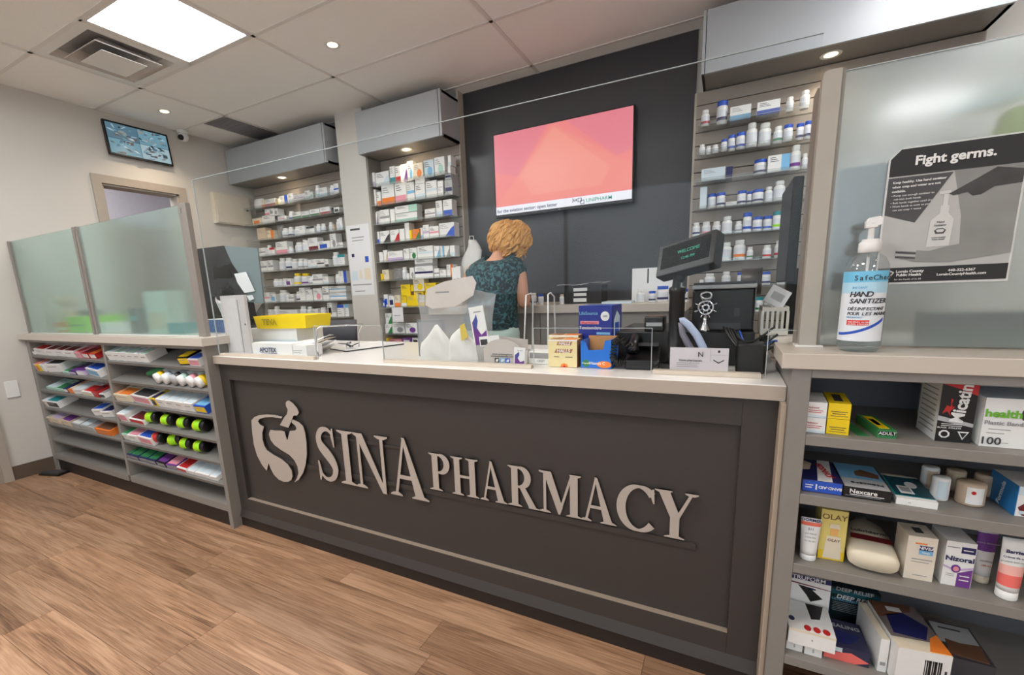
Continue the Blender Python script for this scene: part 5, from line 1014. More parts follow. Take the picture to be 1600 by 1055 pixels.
o = carton('clip_board', a.x, b.x, 2.95, 2.965, BZ, a.z, W, [('r','F',.33,.36,.55,.98,'black')], label='white board standing on the bench behind the bottles', cat='board')
o = carton('paper_pad', at(940,478,2.76).x, at(985,478,2.76).x, 2.76, 2.90, BZ, BZ+.012, 'ice', label='flat pale blue pad on the bench', cat='pad')

# ------------------------------------------------------------------ counter top things
CZ = .9236
def on(u, v, z=CZ):                              # picture point on the countertop
    d = AR*((u-CX)/F_PX) + AD*((v-CY)/F_PX) + AF; d *= (z-CAM_H)/d.z; return Vector((d.x, d.y, z))
def zt(u, v, y): return at(u, v, y).z
def stand(name, u0, u1, vt, y, dp, col, prints, label, cat, rz=0, z=CZ, **k):
    v = 560
    for _ in range(4): v += (at((u0+u1)/2, v, y).z-z)*300
    a, b = at(u0, v, y), at(u1, v, y); h = zt((u0+u1)/2, vt, y)-z
    return carton(name, a.x, b.x, y, y+dp, z+.0005, z+h, col, prints, rz, label=label, cat=cat, **k)
# tissue box behind the left screen end
a = at(327,500,1.46)
tx0, tx1 = at(324,505,1.47).x, at(354,505,1.47).x
t = carton('tissue_box', tx0, tx1, 1.47, 1.58, 1.0175, 1.092, W, [('r','F',.02,.98,.04,.96,mat('tissue_blue', (90,112,160), .5, 0, .8, 90))], label='blue patterned tissue box with a tissue pulled up', cat='tissue box')
tb_ = MB(); rg = []
for k in range(6):
    q = k/5; rg.append([((.018+.045*q)*math.cos(x)*(1+.3*math.sin(3*x)*q), (.010+.02*q)*math.sin(x), .066+.11*q+.018*math.sin(2*x+1)*q) for x in [2*math.pi*j/16 for j in range(16)]])
tb_.rings(rg, caps=False).build('tissue', PAPER, t)
# document folder standing against the guard
o = stand('document_holder', 353, 398, 461, 1.385, .014, mat('holder_grey', (196,192,192), .5), [('r','F',.06,.66,.05,.95,mat('doc_page', (206,203,203), .7, 0, .08, 30)),('r','F',.70,.715,.03,.92,'charcoal'),('r','F',.88,.93,.50,.53,'charcoal')], 'tall grey document holder standing at the left end of the counter', 'holder', rz=-.12)
# papers, yellow tray, white carton
o = stand('paper_carton', 398, 462, 513, 1.52, .18, W, [('r','F',.02,.98,.1,.5,'ice')], 'white carton full of papers under the yellow tray', 'carton', rz=.08)
zc_ = zt(438, 513, 1.52)+.0008
p = at(398,510,1.50); q = at(470,510,1.50)
t = empty('yellow_tray', ((p.x+q.x)/2, 1.60, zc_), .10, label='bright yellow tray printed with an outlined brand name', cat='tray'); hw = (q.x-p.x)/2
YM = mat('tray_yellow', (244,214,16), .35)
b = MB(); hh = zt(434,494,1.50)-zc_
for (s0, s1) in (((-hw*.94,-.085),(hw*.94,-.085)), ((hw*.94,-.085),(hw*.94,.085)), ((hw*.94,.085),(-hw*.94,.085)), ((-hw*.94,.085),(-hw*.94,-.085))):
    o0, o1 = (s0[0]*1.06, s0[1]*1.08), (s1[0]*1.06, s1[1]*1.08); b.add([(s0[0],s0[1],0),(s1[0],s1[1],0),(o1[0],o1[1],hh),(o0[0],o0[1],hh)], [(0,1,2,3)])
b.add([(-hw*.94,-.085,0),(hw*.94,-.085,0),(hw*.94,.085,0),(-hw*.94,.085,0)], [(0,1,2,3)])
o = b.build('tray_shell', YM, t); o.modifiers.new('s','SOLIDIFY').thickness = .002
text(t, 'TEVA', .040, 'charcoal', (-hw*.38,-.0945,hh*.50), 'F', bold=.02); text(t, 'TEVA', .040, YM, (-hw*.38,-.0955,hh*.50), 'F', bold=-.02)
for k in range(4):
    pm2 = MB(); dx = .12
    pm2.add([((i/5-.5)*.17, (j/4-.5)*.13, .006*math.sin(i*.9+j*.7+k)+.002*k+ (.0 if i < 4 else .012*(i-3))) for j in range(5) for i in range(6)], [(j*6+i, j*6+i+1, (j+1)*6+i+1, (j+1)*6+i) for j in range(4) for i in range(5)], 0, True)
    o = pm2.build('loose_sheet', PAPER if k != 2 else 'cream', None, (-1.775+.012*k, 1.54-.012*k, CZ+.010+.014*k), (0,0,.3*k-.3), label=['loose white sheet beneath the paper pile right of the yellow tray','white sheet second in the pile right of the yellow tray','cream sheet in the pile right of the yellow tray','topmost loose white sheet right of the yellow tray'][k], cat='paper', group='loose papers'); o.modifiers.new('s','SOLIDIFY').thickness = .001
stand('apotex_box', 391, 456, 537, 1.382, .075, W, [('t','F',.46,.45,.030,'APOTEX','navy',0,.02),('r','F',.28,.66,.18,.22,'navy')], 'low white box printed with a navy brand name', 'box', rz=.03)
stand('white_block', 457, 480, 540, 1.39, .09, W, [('r','F',.1,.7,.5,.56,'grey'),('r','F',.1,.6,.3,.36,'grey')], 'small white block right of the navy printed box', 'box')
# clip board with keys
a = on(565,543)
t = MB().box(-.13,.13,-.16,.16,0,.004).build('clipboard', mat('board_white',(224,224,222),.3), None, (-1.66, 1.76, CZ+.0005), (0,0,-.35), label='white clipboard lying on the counter behind the opening', cat='clipboard')
MB().box(-.132,.132,-.163,-.16,0,.005).box(.13,.133,-.16,.16,0,.005).build('edge', 'charcoal', t)
kb = empty('key_bunch', (on(546,546).x, on(546,546).y, CZ+.006), .4, label='bunch of dark keys lying on the clipboard', cat='keys')
for k in range(6):
    a = k*1.05; b = MB().lathe([(0,0),(.011,0),(.011,.003),(0,.003)], seg=12); b.box(.008,.045,-.003,.003,0,.003)
    b.build('key', 'charcoal' if k % 3 else CHROME, kb, (0.012*math.cos(a),.012*math.sin(a),.003+.0045*k), (.15*math.sin(a),-.2,a))
MB().tube([(.014*math.cos(R_(30*q)),.014*math.sin(R_(30*q)),.012+.01*math.sin(R_(30*q))) for q in range(12)], .0014, 6, closed=True).build('ring', CHROME, kb)
# bent steel rail seen in the opening
zr = zt(520,506,1.62)
t = MB().tube([(at(497,556,1.42).x,1.42,CZ+.002),(at(494,520,1.42).x,1.42,CZ+.10),(at(493,512,1.42).x,1.425,CZ+.122),(at(497,507,1.43).x,1.44,CZ+.132),(at(545,509,1.5).x,1.55,CZ+.132),(at(553,513,1.6).x,1.66,CZ+.125),(at(556,525,1.68).x,1.70,CZ+.08),(at(558,536,1.70).x,1.71,CZ+.002)], .0035, 8).build('wire_holder', CHROME, None, label='bent chrome wire holder at the counter opening', cat='wire holder')
MB().lathe([(0,0),(.012,0),(.012,.003),(0,.003)], seg=12).build('foot', CHROME, t, (at(497,556,1.42).x,1.42,CZ+.0002))
# bench chair behind the counter (dark seat back)
t = empty('office_chair', (-2.75, 2.55, 0), .2, label='dark grey office chair behind the counter near the column', cat='chair')
MB().rings([[(.24*(abs(math.cos(x))**.5)*(1 if math.cos(x) > 0 else -1), .03*math.sin(x)+.02*q, .98+.02*q-.19*(1-q)) for x in [2*math.pi*j/20 for j in range(20)]] for q in (0,.5,1)]).build('backrest', mat('chair_grey',(70,70,76),.7), t)
MB().box(-.23,.23,-.45,-.02,.45,.53).build('seat', mat('chair_grey'), t, bevel=.02); MB().tube([(0,0,.82),(0,.03,.6),(0,-.1,.45)], .02, 8).build('back_post', BLK, t); MB().lathe([(.03,.06),(.03,.45)], seg=12).build('gas_lift', BLK, t, (0,-.23,0))
for k in range(5): MB().tube([(0,-.23,.09),(.28*math.cos(k*1.257),-.23+.28*math.sin(k*1.257),.05)], .018, 8).build('leg', BLK, t)
for k in range(5): MB().lathe([(0,-.012),(.025,-.012),(.025,.012),(0,.012)], seg=12, axis='x').build('castor', BLK, t, (.28*math.cos(k*1.257),-.23+.28*math.sin(k*1.257),.0255))
# clear zip bag and paper packets behind the guard
def pillow(name, c, w2, h, d, m, rz, label, cat, seed=1, tilt=0, peak=None, **k):
    random.seed(seed); n, mm = 11, 9; b = MB(); ph = [random.uniform(0, 6) for _ in range(6)]
    for s in (-1, 1):
        vs_ = []
        for j in range(mm+1):
            for i in range(n+1):
                a, e = i/n*2-1, j/mm; bul = max(0, (1-a**4)*(1-(2*e-1)**6)); wr = .3*math.sin(5*a+ph[0]+3*e)+.25*math.sin(9*e+ph[1]+4*a)+.2*math.sin(13*a+ph[2])
                vs_.append((a*w2*(1-.12*e*math.sin(ph[3]+3*e)), s*d*bul*(.7+.5*wr), (h if peak is None else h*(1-.42*abs(a-peak)))*e+(.012 if peak is None else .004)*math.sin(4*a+ph[4])*e))
        b.add(vs_, [(j*(n+1)+i, j*(n+1)+i+1, (j+1)*(n+1)+i+1, (j+1)*(n+1)+i) if s < 0 else (j*(n+1)+i, (j+1)*(n+1)+i, (j+1)*(n+1)+i+1, j*(n+1)+i+1) for j in range(mm) for i in range(n)], 0, True)
    return b.build(name, m, None, c, (tilt, 0, rz), label=label, cat=cat, **k)
PB = mat('packet_white', (222,220,216), .5, 0, .06, 18, .35)
xa, xb = at(652,540,1.44).x, at(765,540,1.44).x
zb_ = pillow('zip_bag', ((xa+xb)/2, 1.475, CZ+.002), (xb-xa)/2, zt(705,458,1.445)-CZ, .030, BAGM, .03, 'clear zip bag full of white packets standing behind the guard', 'bag', 4)
MB().prism([(-.11,.215),(-.10,.275),(-.02,.30),(.10,.315),(.115,.29),(.10,.245),(.02,.205),(-.08,.20)], -.034, -.032, 'y').build('bag_label', mat('bag_label', (206,198,192), .6), zb_)
MB().box(-.06,.0,-.0348,-.0342,.258,.264).build('fine_print', 'grey', zb_)
pillow('paper_packet', (at(680,560,1.42).x, 1.424, CZ+.001), .068, zt(676,508,1.40)-CZ, .016, PB, .05, 'white folded paper packet leaning at the left of the zip bag', 'packet', 8, peak=.2, group='white packets')
o = pillow('paper_packet', (at(722,560,1.42).x, 1.426, CZ+.001), .066, zt(722,512,1.40)-CZ, .018, PB, -.05, 'white packet with a yellow mark at the right of the zip bag', 'packet', 5, peak=-.1, group='white packets')
MB().prism([(.02,.085),(.05,.10),(.035,.15),(.015,.14)], -.033, -.031, 'y').build('yellow_mark', mat('mark_yellow',(214,190,90),.5), o)
stand('grey_tablet', 655, 695, 500, 1.525, .012, mat('tablet_grey',(120,124,130),.4), [('r','F',.06,.94,.06,.94,'grey')], 'grey tablet behind the zip bag packets', 'tablet')
# leaflet display box and violet leaflets
GC = mat('card_grey', (196,188,182), .6)
x0_, x1_ = at(753,560,1.39).x, at(812,560,1.39).x; w_ = x1_-x0_
t = empty('leaflet_box', ((x0_+x1_)/2, 1.405, CZ+.0005), 0, label='grey card leaflet display with rounded top and blue symbols', cat='display box')
ht = zt(780,530,1.39)-CZ
arc = [(-w_/2,0),(w_/2,0),(w_/2,ht*.50)]+[(w_/2*math.cos(R_(q)), ht*.50+ht*.48*math.sin(R_(q))) for q in range(10,180,14)]+[(-w_/2,ht*.55)]
MB().prism(arc, 0, .002, 'y').build('front_card', GC, t); MB().prism([(-w_/2,0),(w_/2,0),(w_/2,ht*.9),(-w_/2,ht*1.05)], .06, .062, 'y').build('back_card', GC, t)
MB().box(-w_/2,-w_/2+.002,.002,.06,0,ht*.6).build('side_card', W, t); MB().box(w_/2-.002,w_/2,.002,.06,0,ht*.5).build('side_card', W, t); MB().box(-w_/2,w_/2,0,.06,0,.002).build('base_card', GC, t)
text(t, 'www.activecare.ca', .0105, 'charcoal', (0,-.001,ht*.42), 'F'); text(t, 'www.soinsactifs.com', .0105, 'charcoal', (0,-.001,ht*.34), 'F')
for k, c in enumerate(('charcoal','sky','blue')):
    q = MB().box(-.030+.021*k,-.012+.021*k,-.0008,0,ht*.10,ht*.27).build('symbol', c, t); MB().prism([(-.026+.021*k,ht*.13),(-.017+.021*k,ht*.13),(-.014+.021*k,ht*.24),(-.024+.021*k,ht*.22)], -.0014, -.0008, 'y').build('symbol_mark', W, t)
def leaflet(u0, u1, v0, v1, y, rz, roll, label):
    a, b = at(u0, v1, y), at(u1, v0, y); w2, hh = (b.x-a.x), b.z-a.z
    o = carton('leaflet', -w2/2, w2/2, -.003, .003, 0, hh, W, [('p','F',[(.1,.0),(.95,.0),(.98,.35),(.6,.25),(.3,.5),(.4,.75),(.1,.6)],'purple'),('p','F',[(.15,.55),(.45,.8),(.5,.62),(.3,.35)],mat('leaf_blue',(70,86,160),.4),2),('r','F',.3,.8,.84,.87,'grey')], label=label, cat='leaflet', group='violet leaflets')
    o.location = ((a.x+b.x)/2, y, max(CZ+.001, a.z)); o.rotation_euler = (0, roll, rz); return o
leaflet(742, 762, 478, 538, 1.425, 0, R_(-8), 'violet and white leaflet sticking up out of the display box')
leaflet(803, 819, 546, 575, 1.395, 0, R_(4), 'violet and white leaflet in front of the display box')
o = carton('coupon_card', at(750,535,1.41).x, at(781,535,1.41).x, 1.41, 1.412, zt(765,540,1.41), zt(765,525,1.41), W, [('r','F',.05,.4,.1,.7,'charcoal')], label='small white coupon in the leaflet display', cat='card', roll=R_(-6))
# wire rack holding a white box
t = empty('wire_rack', (at(841,560,1.53).x, 1.53, CZ+.0005), .02, label='white wire rack with a tall loop behind the guard', cat='rack')
WM = mat('wire_white', (222,222,222), .3)
for x in (-.05,.045): MB().tube([(x,-.02,.012),(x+.012 if x < 0 else x,-.01,.24),(x+.016 if x < 0 else x-.004,.03,.245),(x+.012 if x < 0 else x,.06,.23),(x,.07,.01)], .0028, 7).build('wire_loop', WM, t)
MB().box(-.075,.07,-.05,.08,0,.012).build('base', WM, t, bevel=.002); MB().box(-.075,.07,-.05,-.045,.012,.05).build('front_lip', WM, t)
stand('rack_box', 826, 866, 550, 1.462, .05, W, [('r','F',.05,.9,.45,.9,'grey'),('r','R',0,1,.0,1,'navy'),('t','F',.5,.25,.010,'CREST','grey')], 'white box lying at the foot of the wire rack', 'box')
# cough drop boxes
HC = mat('halls_cream', (226,212,160), .4); HB = mat('halls_brown', (168,112,58), .4)
def halls(y, u0, u1, vt, label):
    return stand('lozenge_box', u0, u1, vt, y, .055, HC, [('p','F',[(.22,.52),(.80,.52),(.86,.66),(.28,.66)],HB),('t','F',.53,.59,.016,'HALLS',W,0,.025,.15),('p','F',[(.30,.80),(.80,.80),(.84,.93),(.34,.93)],HB),('t','F',.57,.865,.014,'HALLS',W,0,.025,.15),('r','F',.0,1,.95,1,W),('p','F',[(.42,.0),(.70,.0),(.66,.10),(.56,.14),(.46,.10)],'orange'),('p','F',[(.5,.0),(.62,.0),(.56,.08)],'red',2),('r','F',.2,.38,.36,.38,'charcoal'),('r','F',.6,.85,.36,.38,'charcoal'),('r','T',.05,.45,.1,.9,HB),('r','T',.52,.95,.1,.9,'orange'),('r','R',0,1,0,1,HB)], label, 'box', rz=.03, group='cough drop boxes')
halls(1.425, 857, 901, 531, 'front cream cough drop box with brown name plates'); halls(1.486, 858, 903, 524, 'rear cream cough drop box behind the first')
BB = mat('monitor_blue', (34,50,140), .35)
stand('tensiometer_box', 906, 959, 478, 1.54, .10, BB, [('r','F',0,1,.0,.42,mat('mid_blue',(36,84,170),.35)),('t','F',.30,.87,.016,'LifeSource','sky',0,.01),('p','F',[(.80+.13*math.cos(q*.524),.82+.085*math.sin(q*.524)) for q in range(12)],W),('t','F',.80,.82,.008,'CHS','navy'),('r','F',.05,.62,.68,.735,'pink'),('t','F',.33,.705,.009,'Blood Pressure','red'),('t','F',.36,.615,.020,'Tensiomètre',W,0,.005),('r','F',.55,.95,.5,.54,'sky'),('r','F',.55,.95,.44,.455,'sky'),('p','F',[(.0,.05),(.4,.1),(.5,.3),(.3,.42),(.0,.36)],mat('cuff_blue',(80,120,200),.4),2),('p','R',[(.2,.3),(.8,.35),(.8,.8),(.5,.9),(.2,.75)],'ice'),('r','R',.3,.7,.4,.7,'blue',2),('r','T',0,1,0,1,mat('mid_blue'))], 'blue blood pressure monitor box standing behind the vitamin box', 'box', rz=-.12)
VB = mat('vita_blue', (36,112,206), .35)
x0_, x1_ = at(907,570,1.43).x, at(955,570,1.43).x; w_ = x1_-x0_; ht = zt(930,531,1.43)-CZ
t = empty('vitamin_box', ((x0_+x1_)/2, 1.43, CZ+.0005), -.05, label='open blue counter display box for vitamin drops with cut out front', cat='display box')
MB().prism([(-w_/2,0),(w_/2,0),(w_/2,ht),(w_*.30,ht*.97),(w_*.24,ht*.66),(-w_*.24,ht*.62),(-w_*.34,ht*.90),(-w_/2,ht*.94)], 0, .003, 'y').build('front_card', VB, t)
MB().box(-w_/2,-w_/2+.003,.003,.085,0,ht*.95).build('side_card', VB, t); MB().box(w_/2-.003,w_/2,.003,.085,0,ht).build('side_card', VB, t); MB().box(-w_/2,w_/2,.085,.088,0,ht*1.04).build('back_card', mat('kraft',(196,140,84),.6), t); MB().box(-w_/2,w_/2,.003,.085,0,.003).build('base_card', VB, t)
MB().prism([(-w_*.46,ht*.20),(-w_*.32,ht*.30),(-w_*.18,ht*.20),(-w_*.22,ht*.08),(-w_*.32,ht*.02),(-w_*.42,ht*.08)], -.0008, 0, 'y').build('badge', 'green', t); text(t, 'Vitamin', .009, W, (-w_*.32,-.0012,ht*.16), 'F'); text(t, 'Vitamin C', .013, W, (w_*.05,-.0012,ht*.17), 'F', bold=.01)
MB().prism([(w_*.10+w_*.18+w_*.24*math.cos(q*.45), ht*.14+ht*.12*math.sin(q*.45)) for q in range(14)], -.0008, 0, 'y').build('fruit_print', 'orange', t)

# ------------------------------------------------------------------ till: cash drawer, phone, customer display, receipt printer
X_ = lambda u, y: at(u, 560, y).x
o = carton('cash_drawer', X_(958,1.55), X_(1178,1.55), 1.575, 1.92, CZ+.0005, CZ+.105, BLK, [('r','F',.03,.97,.12,.80,BLKM),('p','F',[(.5+.014*math.cos(q*.628),.5+.07*math.sin(q*.628)) for q in range(10)],'silver',2)], label='wide black cash drawer at the right end of the counter', cat='cash drawer', bevel=.003)
t = empty('desk_phone', (X_(1012,1.49), 1.505, CZ+.0005), .1, label='black desk phone with a coiled cord', cat='phone')
MB().prism([(-.07,0),(.07,0),(.07,.065),(-.07,.03)], -.066, .035, 'x').build('base', BLK, t, bevel=.004); MB().tube([(-.045,-.05,.055),(-.045,-.03,.078),(-.045,.04,.09),(-.045,.06,.075)], [.022,.014,.014,.024], 10).build('handset', BLK, t)
cpts = []; path = [Vector(p) for p in [(-.045,-.055,.05),(-.085,-.06,.085),(-.100,-.06,.07),(-.106,-.06,.03),(-.100,-.06,.012),(-.09,-.06,.008),(-.06,-.06,.01)]]
N = 260
for i in range(N+1):
    q = i/N*(len(path)-1); k = min(int(q), len(path)-2); f = q-k; p = path[k].lerp(path[k+1], f); d = (path[k+1]-path[k]).normalized(); n1 = d.cross(Vector((0,1,0))).normalized(); a = i/N*2*math.pi*26
    cpts.append(p + n1*.0095*math.cos(a) + Vector((0,1,0))*.0095*math.sin(a) + Vector((0,0,.012)))
MB().tube(cpts, .0026, 5).build('coiled_cord', BLK, t)
MB().box(-.04,.03,.0,.05,.066,.072).build('display', 'charcoal', t)
o = carton('card_reader', X_(1008,1.62), X_(1038,1.62), 1.58, 1.65, CZ+.106, CZ+.155, BLK, [('r','F',.1,.9,.35,.6,'silver'),('r','T',.1,.9,.1,.9,'brown')], label='small black card reader on the cash drawer', cat='card reader', bevel=.004)
pxx = X_(1054,1.50)
t = empty('customer_display', (pxx, 1.51, CZ+.0005), 0, label='black customer display screen on a tall pole', cat='display')
MB().box(-.035,.035,-.035,.03,0,.012).build('base', BLK, t, bevel=.003)
MB().box(-.037,.037,-.04,-.035,0,.014).build('base_edge', 'charcoal', t)
MB().lathe([(.0,.0),(.026,0),(.026,.01),(.0225,.012),(.0225,.228),(.0245,.23),(.0245,.247),(.02,.25),(.016,.252),(.013,.29),(0,.29)], seg=24).build('pole', BLK, t)
dd = empty('display_head', (0,0,0)); dd.parent = t; dd.location = (.022,-.01,.343); dd.rotation_euler = (R_(-24), R_(-14), R_(-20))
bpy.data.objects.remove(dd)
HM = Matrix.Translation((.026,-.012,.338)) @ Matrix.Rotation(R_(-30), 4, 'Z') @ Matrix.Rotation(R_(-10), 4, 'Y') @ Matrix.Rotation(R_(-22), 4, 'X')
hd = MB().box(-.095,.095,-.016,.026,-.052,.052).build('display_head', BLK, t, bevel=.004); hd.matrix_local = HM
MB().box(-.080,.080,-.0168,-.016,-.030,.042).build('screen', mat('display_glass', (16,20,22), .08), hd); text(hd, 'WELCOME', .015, mat('lcd_green', (40,150,120), .4, 0, 0, emit=.10), (.012,-.0175,.012), 'F'); text(hd, '12:46 PM', .012, mat('lcd_green'), (.012,-.0175,-.010), 'F')
MB().tube([(0,0,.27),(.012,0,.295)], .017, 12).build('hinge', BLK, t)
t = empty('receipt_printer', (X_(1128,1.64), 1.69, CZ+.106), -.05, label='black receipt printer with silver rim on the cash drawer', cat='printer')
MB().box(-.092,.085,-.07,.10,.0,.132).build('body', BLK, t, bevel=.006); MB().box(-.095,.088,-.074,.10,.132,.145).build('rim', 'silver', t, bevel=.003); MB().box(-.091,.084,-.07,.10,.145,.153).build('lid', BLKM, t, bevel=.003)
MB().box(.0852,.0865,-.06,.09,.01,.13).build('side_plate', 'silver', t); MB().box(.03,.045,-.0715,-.07,.045,.07).build('switch', 'charcoal', t); MB().box(-.07,.05,-.0715,-.07,.004,.024).build('socket_panel', 'charcoal', t)
MB().lathe([(.03,-.03),(.045,-.03),(.045,.03),(.03,.03)], seg=24, axis='x').build('paper_roll_cover', mat('roll_brown',(70,62,58),.3), t, (.07,.07,.150))
# ship's wheel bottle opener ornament
t = empty('wheel_ornament', (X_(1097,1.5), 1.595, CZ+.106), 0, label="chrome ship's wheel bottle opener ornament standing on the cash drawer", cat='ornament')
def ring(r, z, rr, n=24): return MB().tube([(r*math.cos(2*math.pi*q/n), 0, z+r*math.sin(2*math.pi*q/n)) for q in range(n)], rr, 7, closed=True)
MB().lathe([(0,0),(.018,0),(.016,.006),(.010,.02),(.006,.034),(.005,.05),(0,.05)], seg=18).build('stand', CHROME, t); ring(.021,.075,.0035).build('wheel', CHROME, t); ring(.009,.075,.004).build('hub', CHROME, t)
for k in range(8):
    a = R_(22.5+45*k); MB().tube([(.009*math.cos(a),0,.075+.009*math.sin(a)),(.030*math.cos(a),0,.075+.030*math.sin(a)),(.034*math.cos(a),0,.075+.034*math.sin(a))], [.002,.002,.0035], 7).build('spoke', CHROME, t)
MB().tube([(.015*math.cos(R_(20*q)),0,.113+.010*math.sin(R_(20*q))) for q in range(18)], .0035, 7, closed=True).build('opener_loop', CHROME, t)
# pale barcode scanner arch, white card, cable tangle, basket
t = empty('barcode_scanner', (X_(1085,1.44), 1.44, CZ+.0005), 0, label='pale blue curved scanner handle leaning by the customer display', cat='scanner')
SB = mat('scanner_blue', (172,186,214), .35)
arc = [(-.045,.015,.150),(-.037,.015,.152),(-.02,.012,.138),(.002,.01,.110),(.02,.008,.075),(.035,.005,.035),(.044,.0,.004)]
MB().tube(arc, [.009,.010,.0105,.011,.011,.011,.012], 10).build('handle', SB, t); MB().tube([(-.044,.018,.146),(-.036,.018,.11),(-.014,.018,.07),(.01,.014,.03),(.02,.01,.004)], [.007,.009,.010,.010,.011], 8).build('inner_band', mat('scanner_grey',(120,118,130),.4), t)
o = stand('white_card', 1046, 1137, 544, 1.412, .006, mat('card_lilac',(214,206,212),.6), [('t','F',.36,.52,.0085,'Votre pharmacien','charcoal',0,.01),('r','F',.12,.52,.40,.42,'grey'),('r','F',.12,.48,.33,.35,'grey'),('r','F',.12,.5,.26,.28,'grey'),('t','F',.535,.75,.020,'N','charcoal'),('r','F',.70,.98,.74,.745,'grey'),('r','F',.70,.705,.5,.97,'grey'),('p','F',[(.84+.022*math.cos(q*.628),.88+.055*math.sin(q*.628)) for q in range(10)],'charcoal'),('p','F',[(.75,.58),(.84,.47),(.93,.58),(.93,.54),(.84,.42),(.75,.54)],'charcoal')], 'white printed card standing behind the guard at the till', 'card', rz=0)
t = carton('power_adapter', X_(1150,1.45), X_(1196,1.45), 1.445, 1.53, CZ+.0005, CZ+.085, BLK, [('r','F',.1,.9,.1,.9,BLKM)], label='black adapter block behind the white card', cat='adapter', bevel=.006)
random.seed(11)
for k in range(6):
    y = 1.50+.008*k; p0 = Vector((X_(1128+5*k,1.53), 1.548+.004*k, CZ+.125-.003*k)); p3 = Vector((X_(1205+4*(k % 3),1.46), 1.47, CZ+.075+.018*(k % 4)))
    m1 = p0.lerp(p3, .35)+Vector((0,-.05,-.07-.012*(k % 3))); m2 = p0.lerp(p3, .7)+Vector((0,-.03,-.05+.01*k))
    pts = []
    for i in range(15):
        q = i/14; pts.append((1-q)**3*p0+3*(1-q)**2*q*m1+3*(1-q)*q*q*m2+q**3*p3)
    MB().tube(pts, .0032, 6).build('cable', BLK if k < 5 else mat('net_blue',(40,90,190),.4), None, label=['upper black cable looping from the receipt printer','second black cable looping from the receipt printer','third black cable looping from the receipt printer','fourth black cable looping from the receipt printer','lowest black cable looping from the receipt printer','blue network cable near the right worktop'][k], cat='cable', group='till cables')
bx0, bx1 = X_(1187,1.62), X_(1226,1.62)
t = empty('plastic_basket', ((bx0+bx1)/2, 1.70, CZ+.0005), 0, label='pale slotted plastic basket holding papers by the right post', cat='basket'); w_ = (bx1-bx0)/2; BM = mat('basket_beige',(226,221,210),.4)
zb0 = zt(1215,528,1.63)-CZ; zb1 = zt(1215,480,1.63)-CZ; zb0 = max(zb0, .0912)
MB().box(-w_*.9,min(w_*.9,.124-(bx0+bx1)/2),-.06,.06,0,zb0).build('riser', BLKM, t)
MB().box(-w_,w_,-.07,.07,zb0,zb0+.004).build('floor_panel', BM, t); MB().box(-w_*1.05,w_*1.05,-.076,-.07,zb1-.012,zb1).box(-w_*1.05,w_*1.05,.07,.076,zb1-.012,zb1).box(-w_*1.05,-w_,-.07,.07,zb1-.012,zb1).box(w_,w_*1.05,-.07,.07,zb1-.012,zb1).build('rim', BM, t)
n = 5
for k in range(n+1): x = -w_+2*w_*k/n; MB().box(x-.0035,x+.0035,-.074,-.07,zb0,zb1-.012).build('slat', BM, t)
for k in range(6): MB().box(-w_-.003,-w_+.001,-.07+.026*k,-.06+.026*k,zb0,zb1-.012).build('slat', BM, t)
MB().box(-w_,w_,-.0745,-.0705,zb0,zb0+.02).build('lower_band', BM, t)
o = carton('receipt_pad', -.03, .03, -.003, .003, 0, .07, PAPER, [('r','F',.2,.8,.3,.7,'silver')], label='white paper pad leaning in the basket', cat='paper'); o.location = ((bx0+bx1)/2-.005, 1.70, CZ+zb1+.002); o.rotation_euler = (R_(-35), R_(30), 0)
# dark workstation hood left behind the counter
zk = 1.02
def hood(poly, y0, y1, m, name, par): q = [at(u, v, y0) for u, v in poly]; return MB().prism([(p.x-hx0, p.z) for p in q], y0-2.05, y1-2.05, 'y').build(name, m, par)
hx0 = at(350,430,2.05).x
t = empty('work_hood', (hx0, 2.05, 0), label='dark grey angular equipment hood left of the product wall', cat='equipment')
HG = mat('hood_dark',(46,46,50),.25,0,.15,6); HL = mat('hood_blue_grey',(122,134,138),.3,0,.08,5)
hood([(308,389),(349,384),(384,458),(392,500),(318,512)], 2.05, 2.10, HG, 'dark_side', t); hood([(350,384),(402,388),(412,474),(388,472)], 2.052, 2.062, HL, 'side_panel', t)
for q in ([(332,418),(356,416),(362,434),(334,436)], [(352,412),(362,412),(374,430),(366,432)], [(344,452),(362,450),(366,460),(346,462)]): hood(q, 2.046, 2.05, BLK, 'vent_opening', t)
hood([(318,512),(392,500),(410,474),(412,540),(318,540)], 2.11, 2.13, LAMD, 'base_cabinet', t); MB().box(-.25,.22,.05,.3,0,1.0).build('plinth', LAMD, t)
def sheet(poly, y, label): q = [at(u, v, y) for u, v in poly]; c = sum(q, Vector())/len(q); return MB().prism([(p.x-c.x, p.z-c.z) for p in q], 0, .0015, 'y').build('taped_note', PAPER, None, (c.x, y, c.z), label=label, cat='note', group='taped notes')
sheet([(366,428),(384,425),(398,455),(382,458),(371,442)], 2.04, 'white note taped to the dark equipment hood'); sheet([(385,462),(394,461),(397,467),(390,470)], 2.04, 'torn scrap of paper under the taped note')
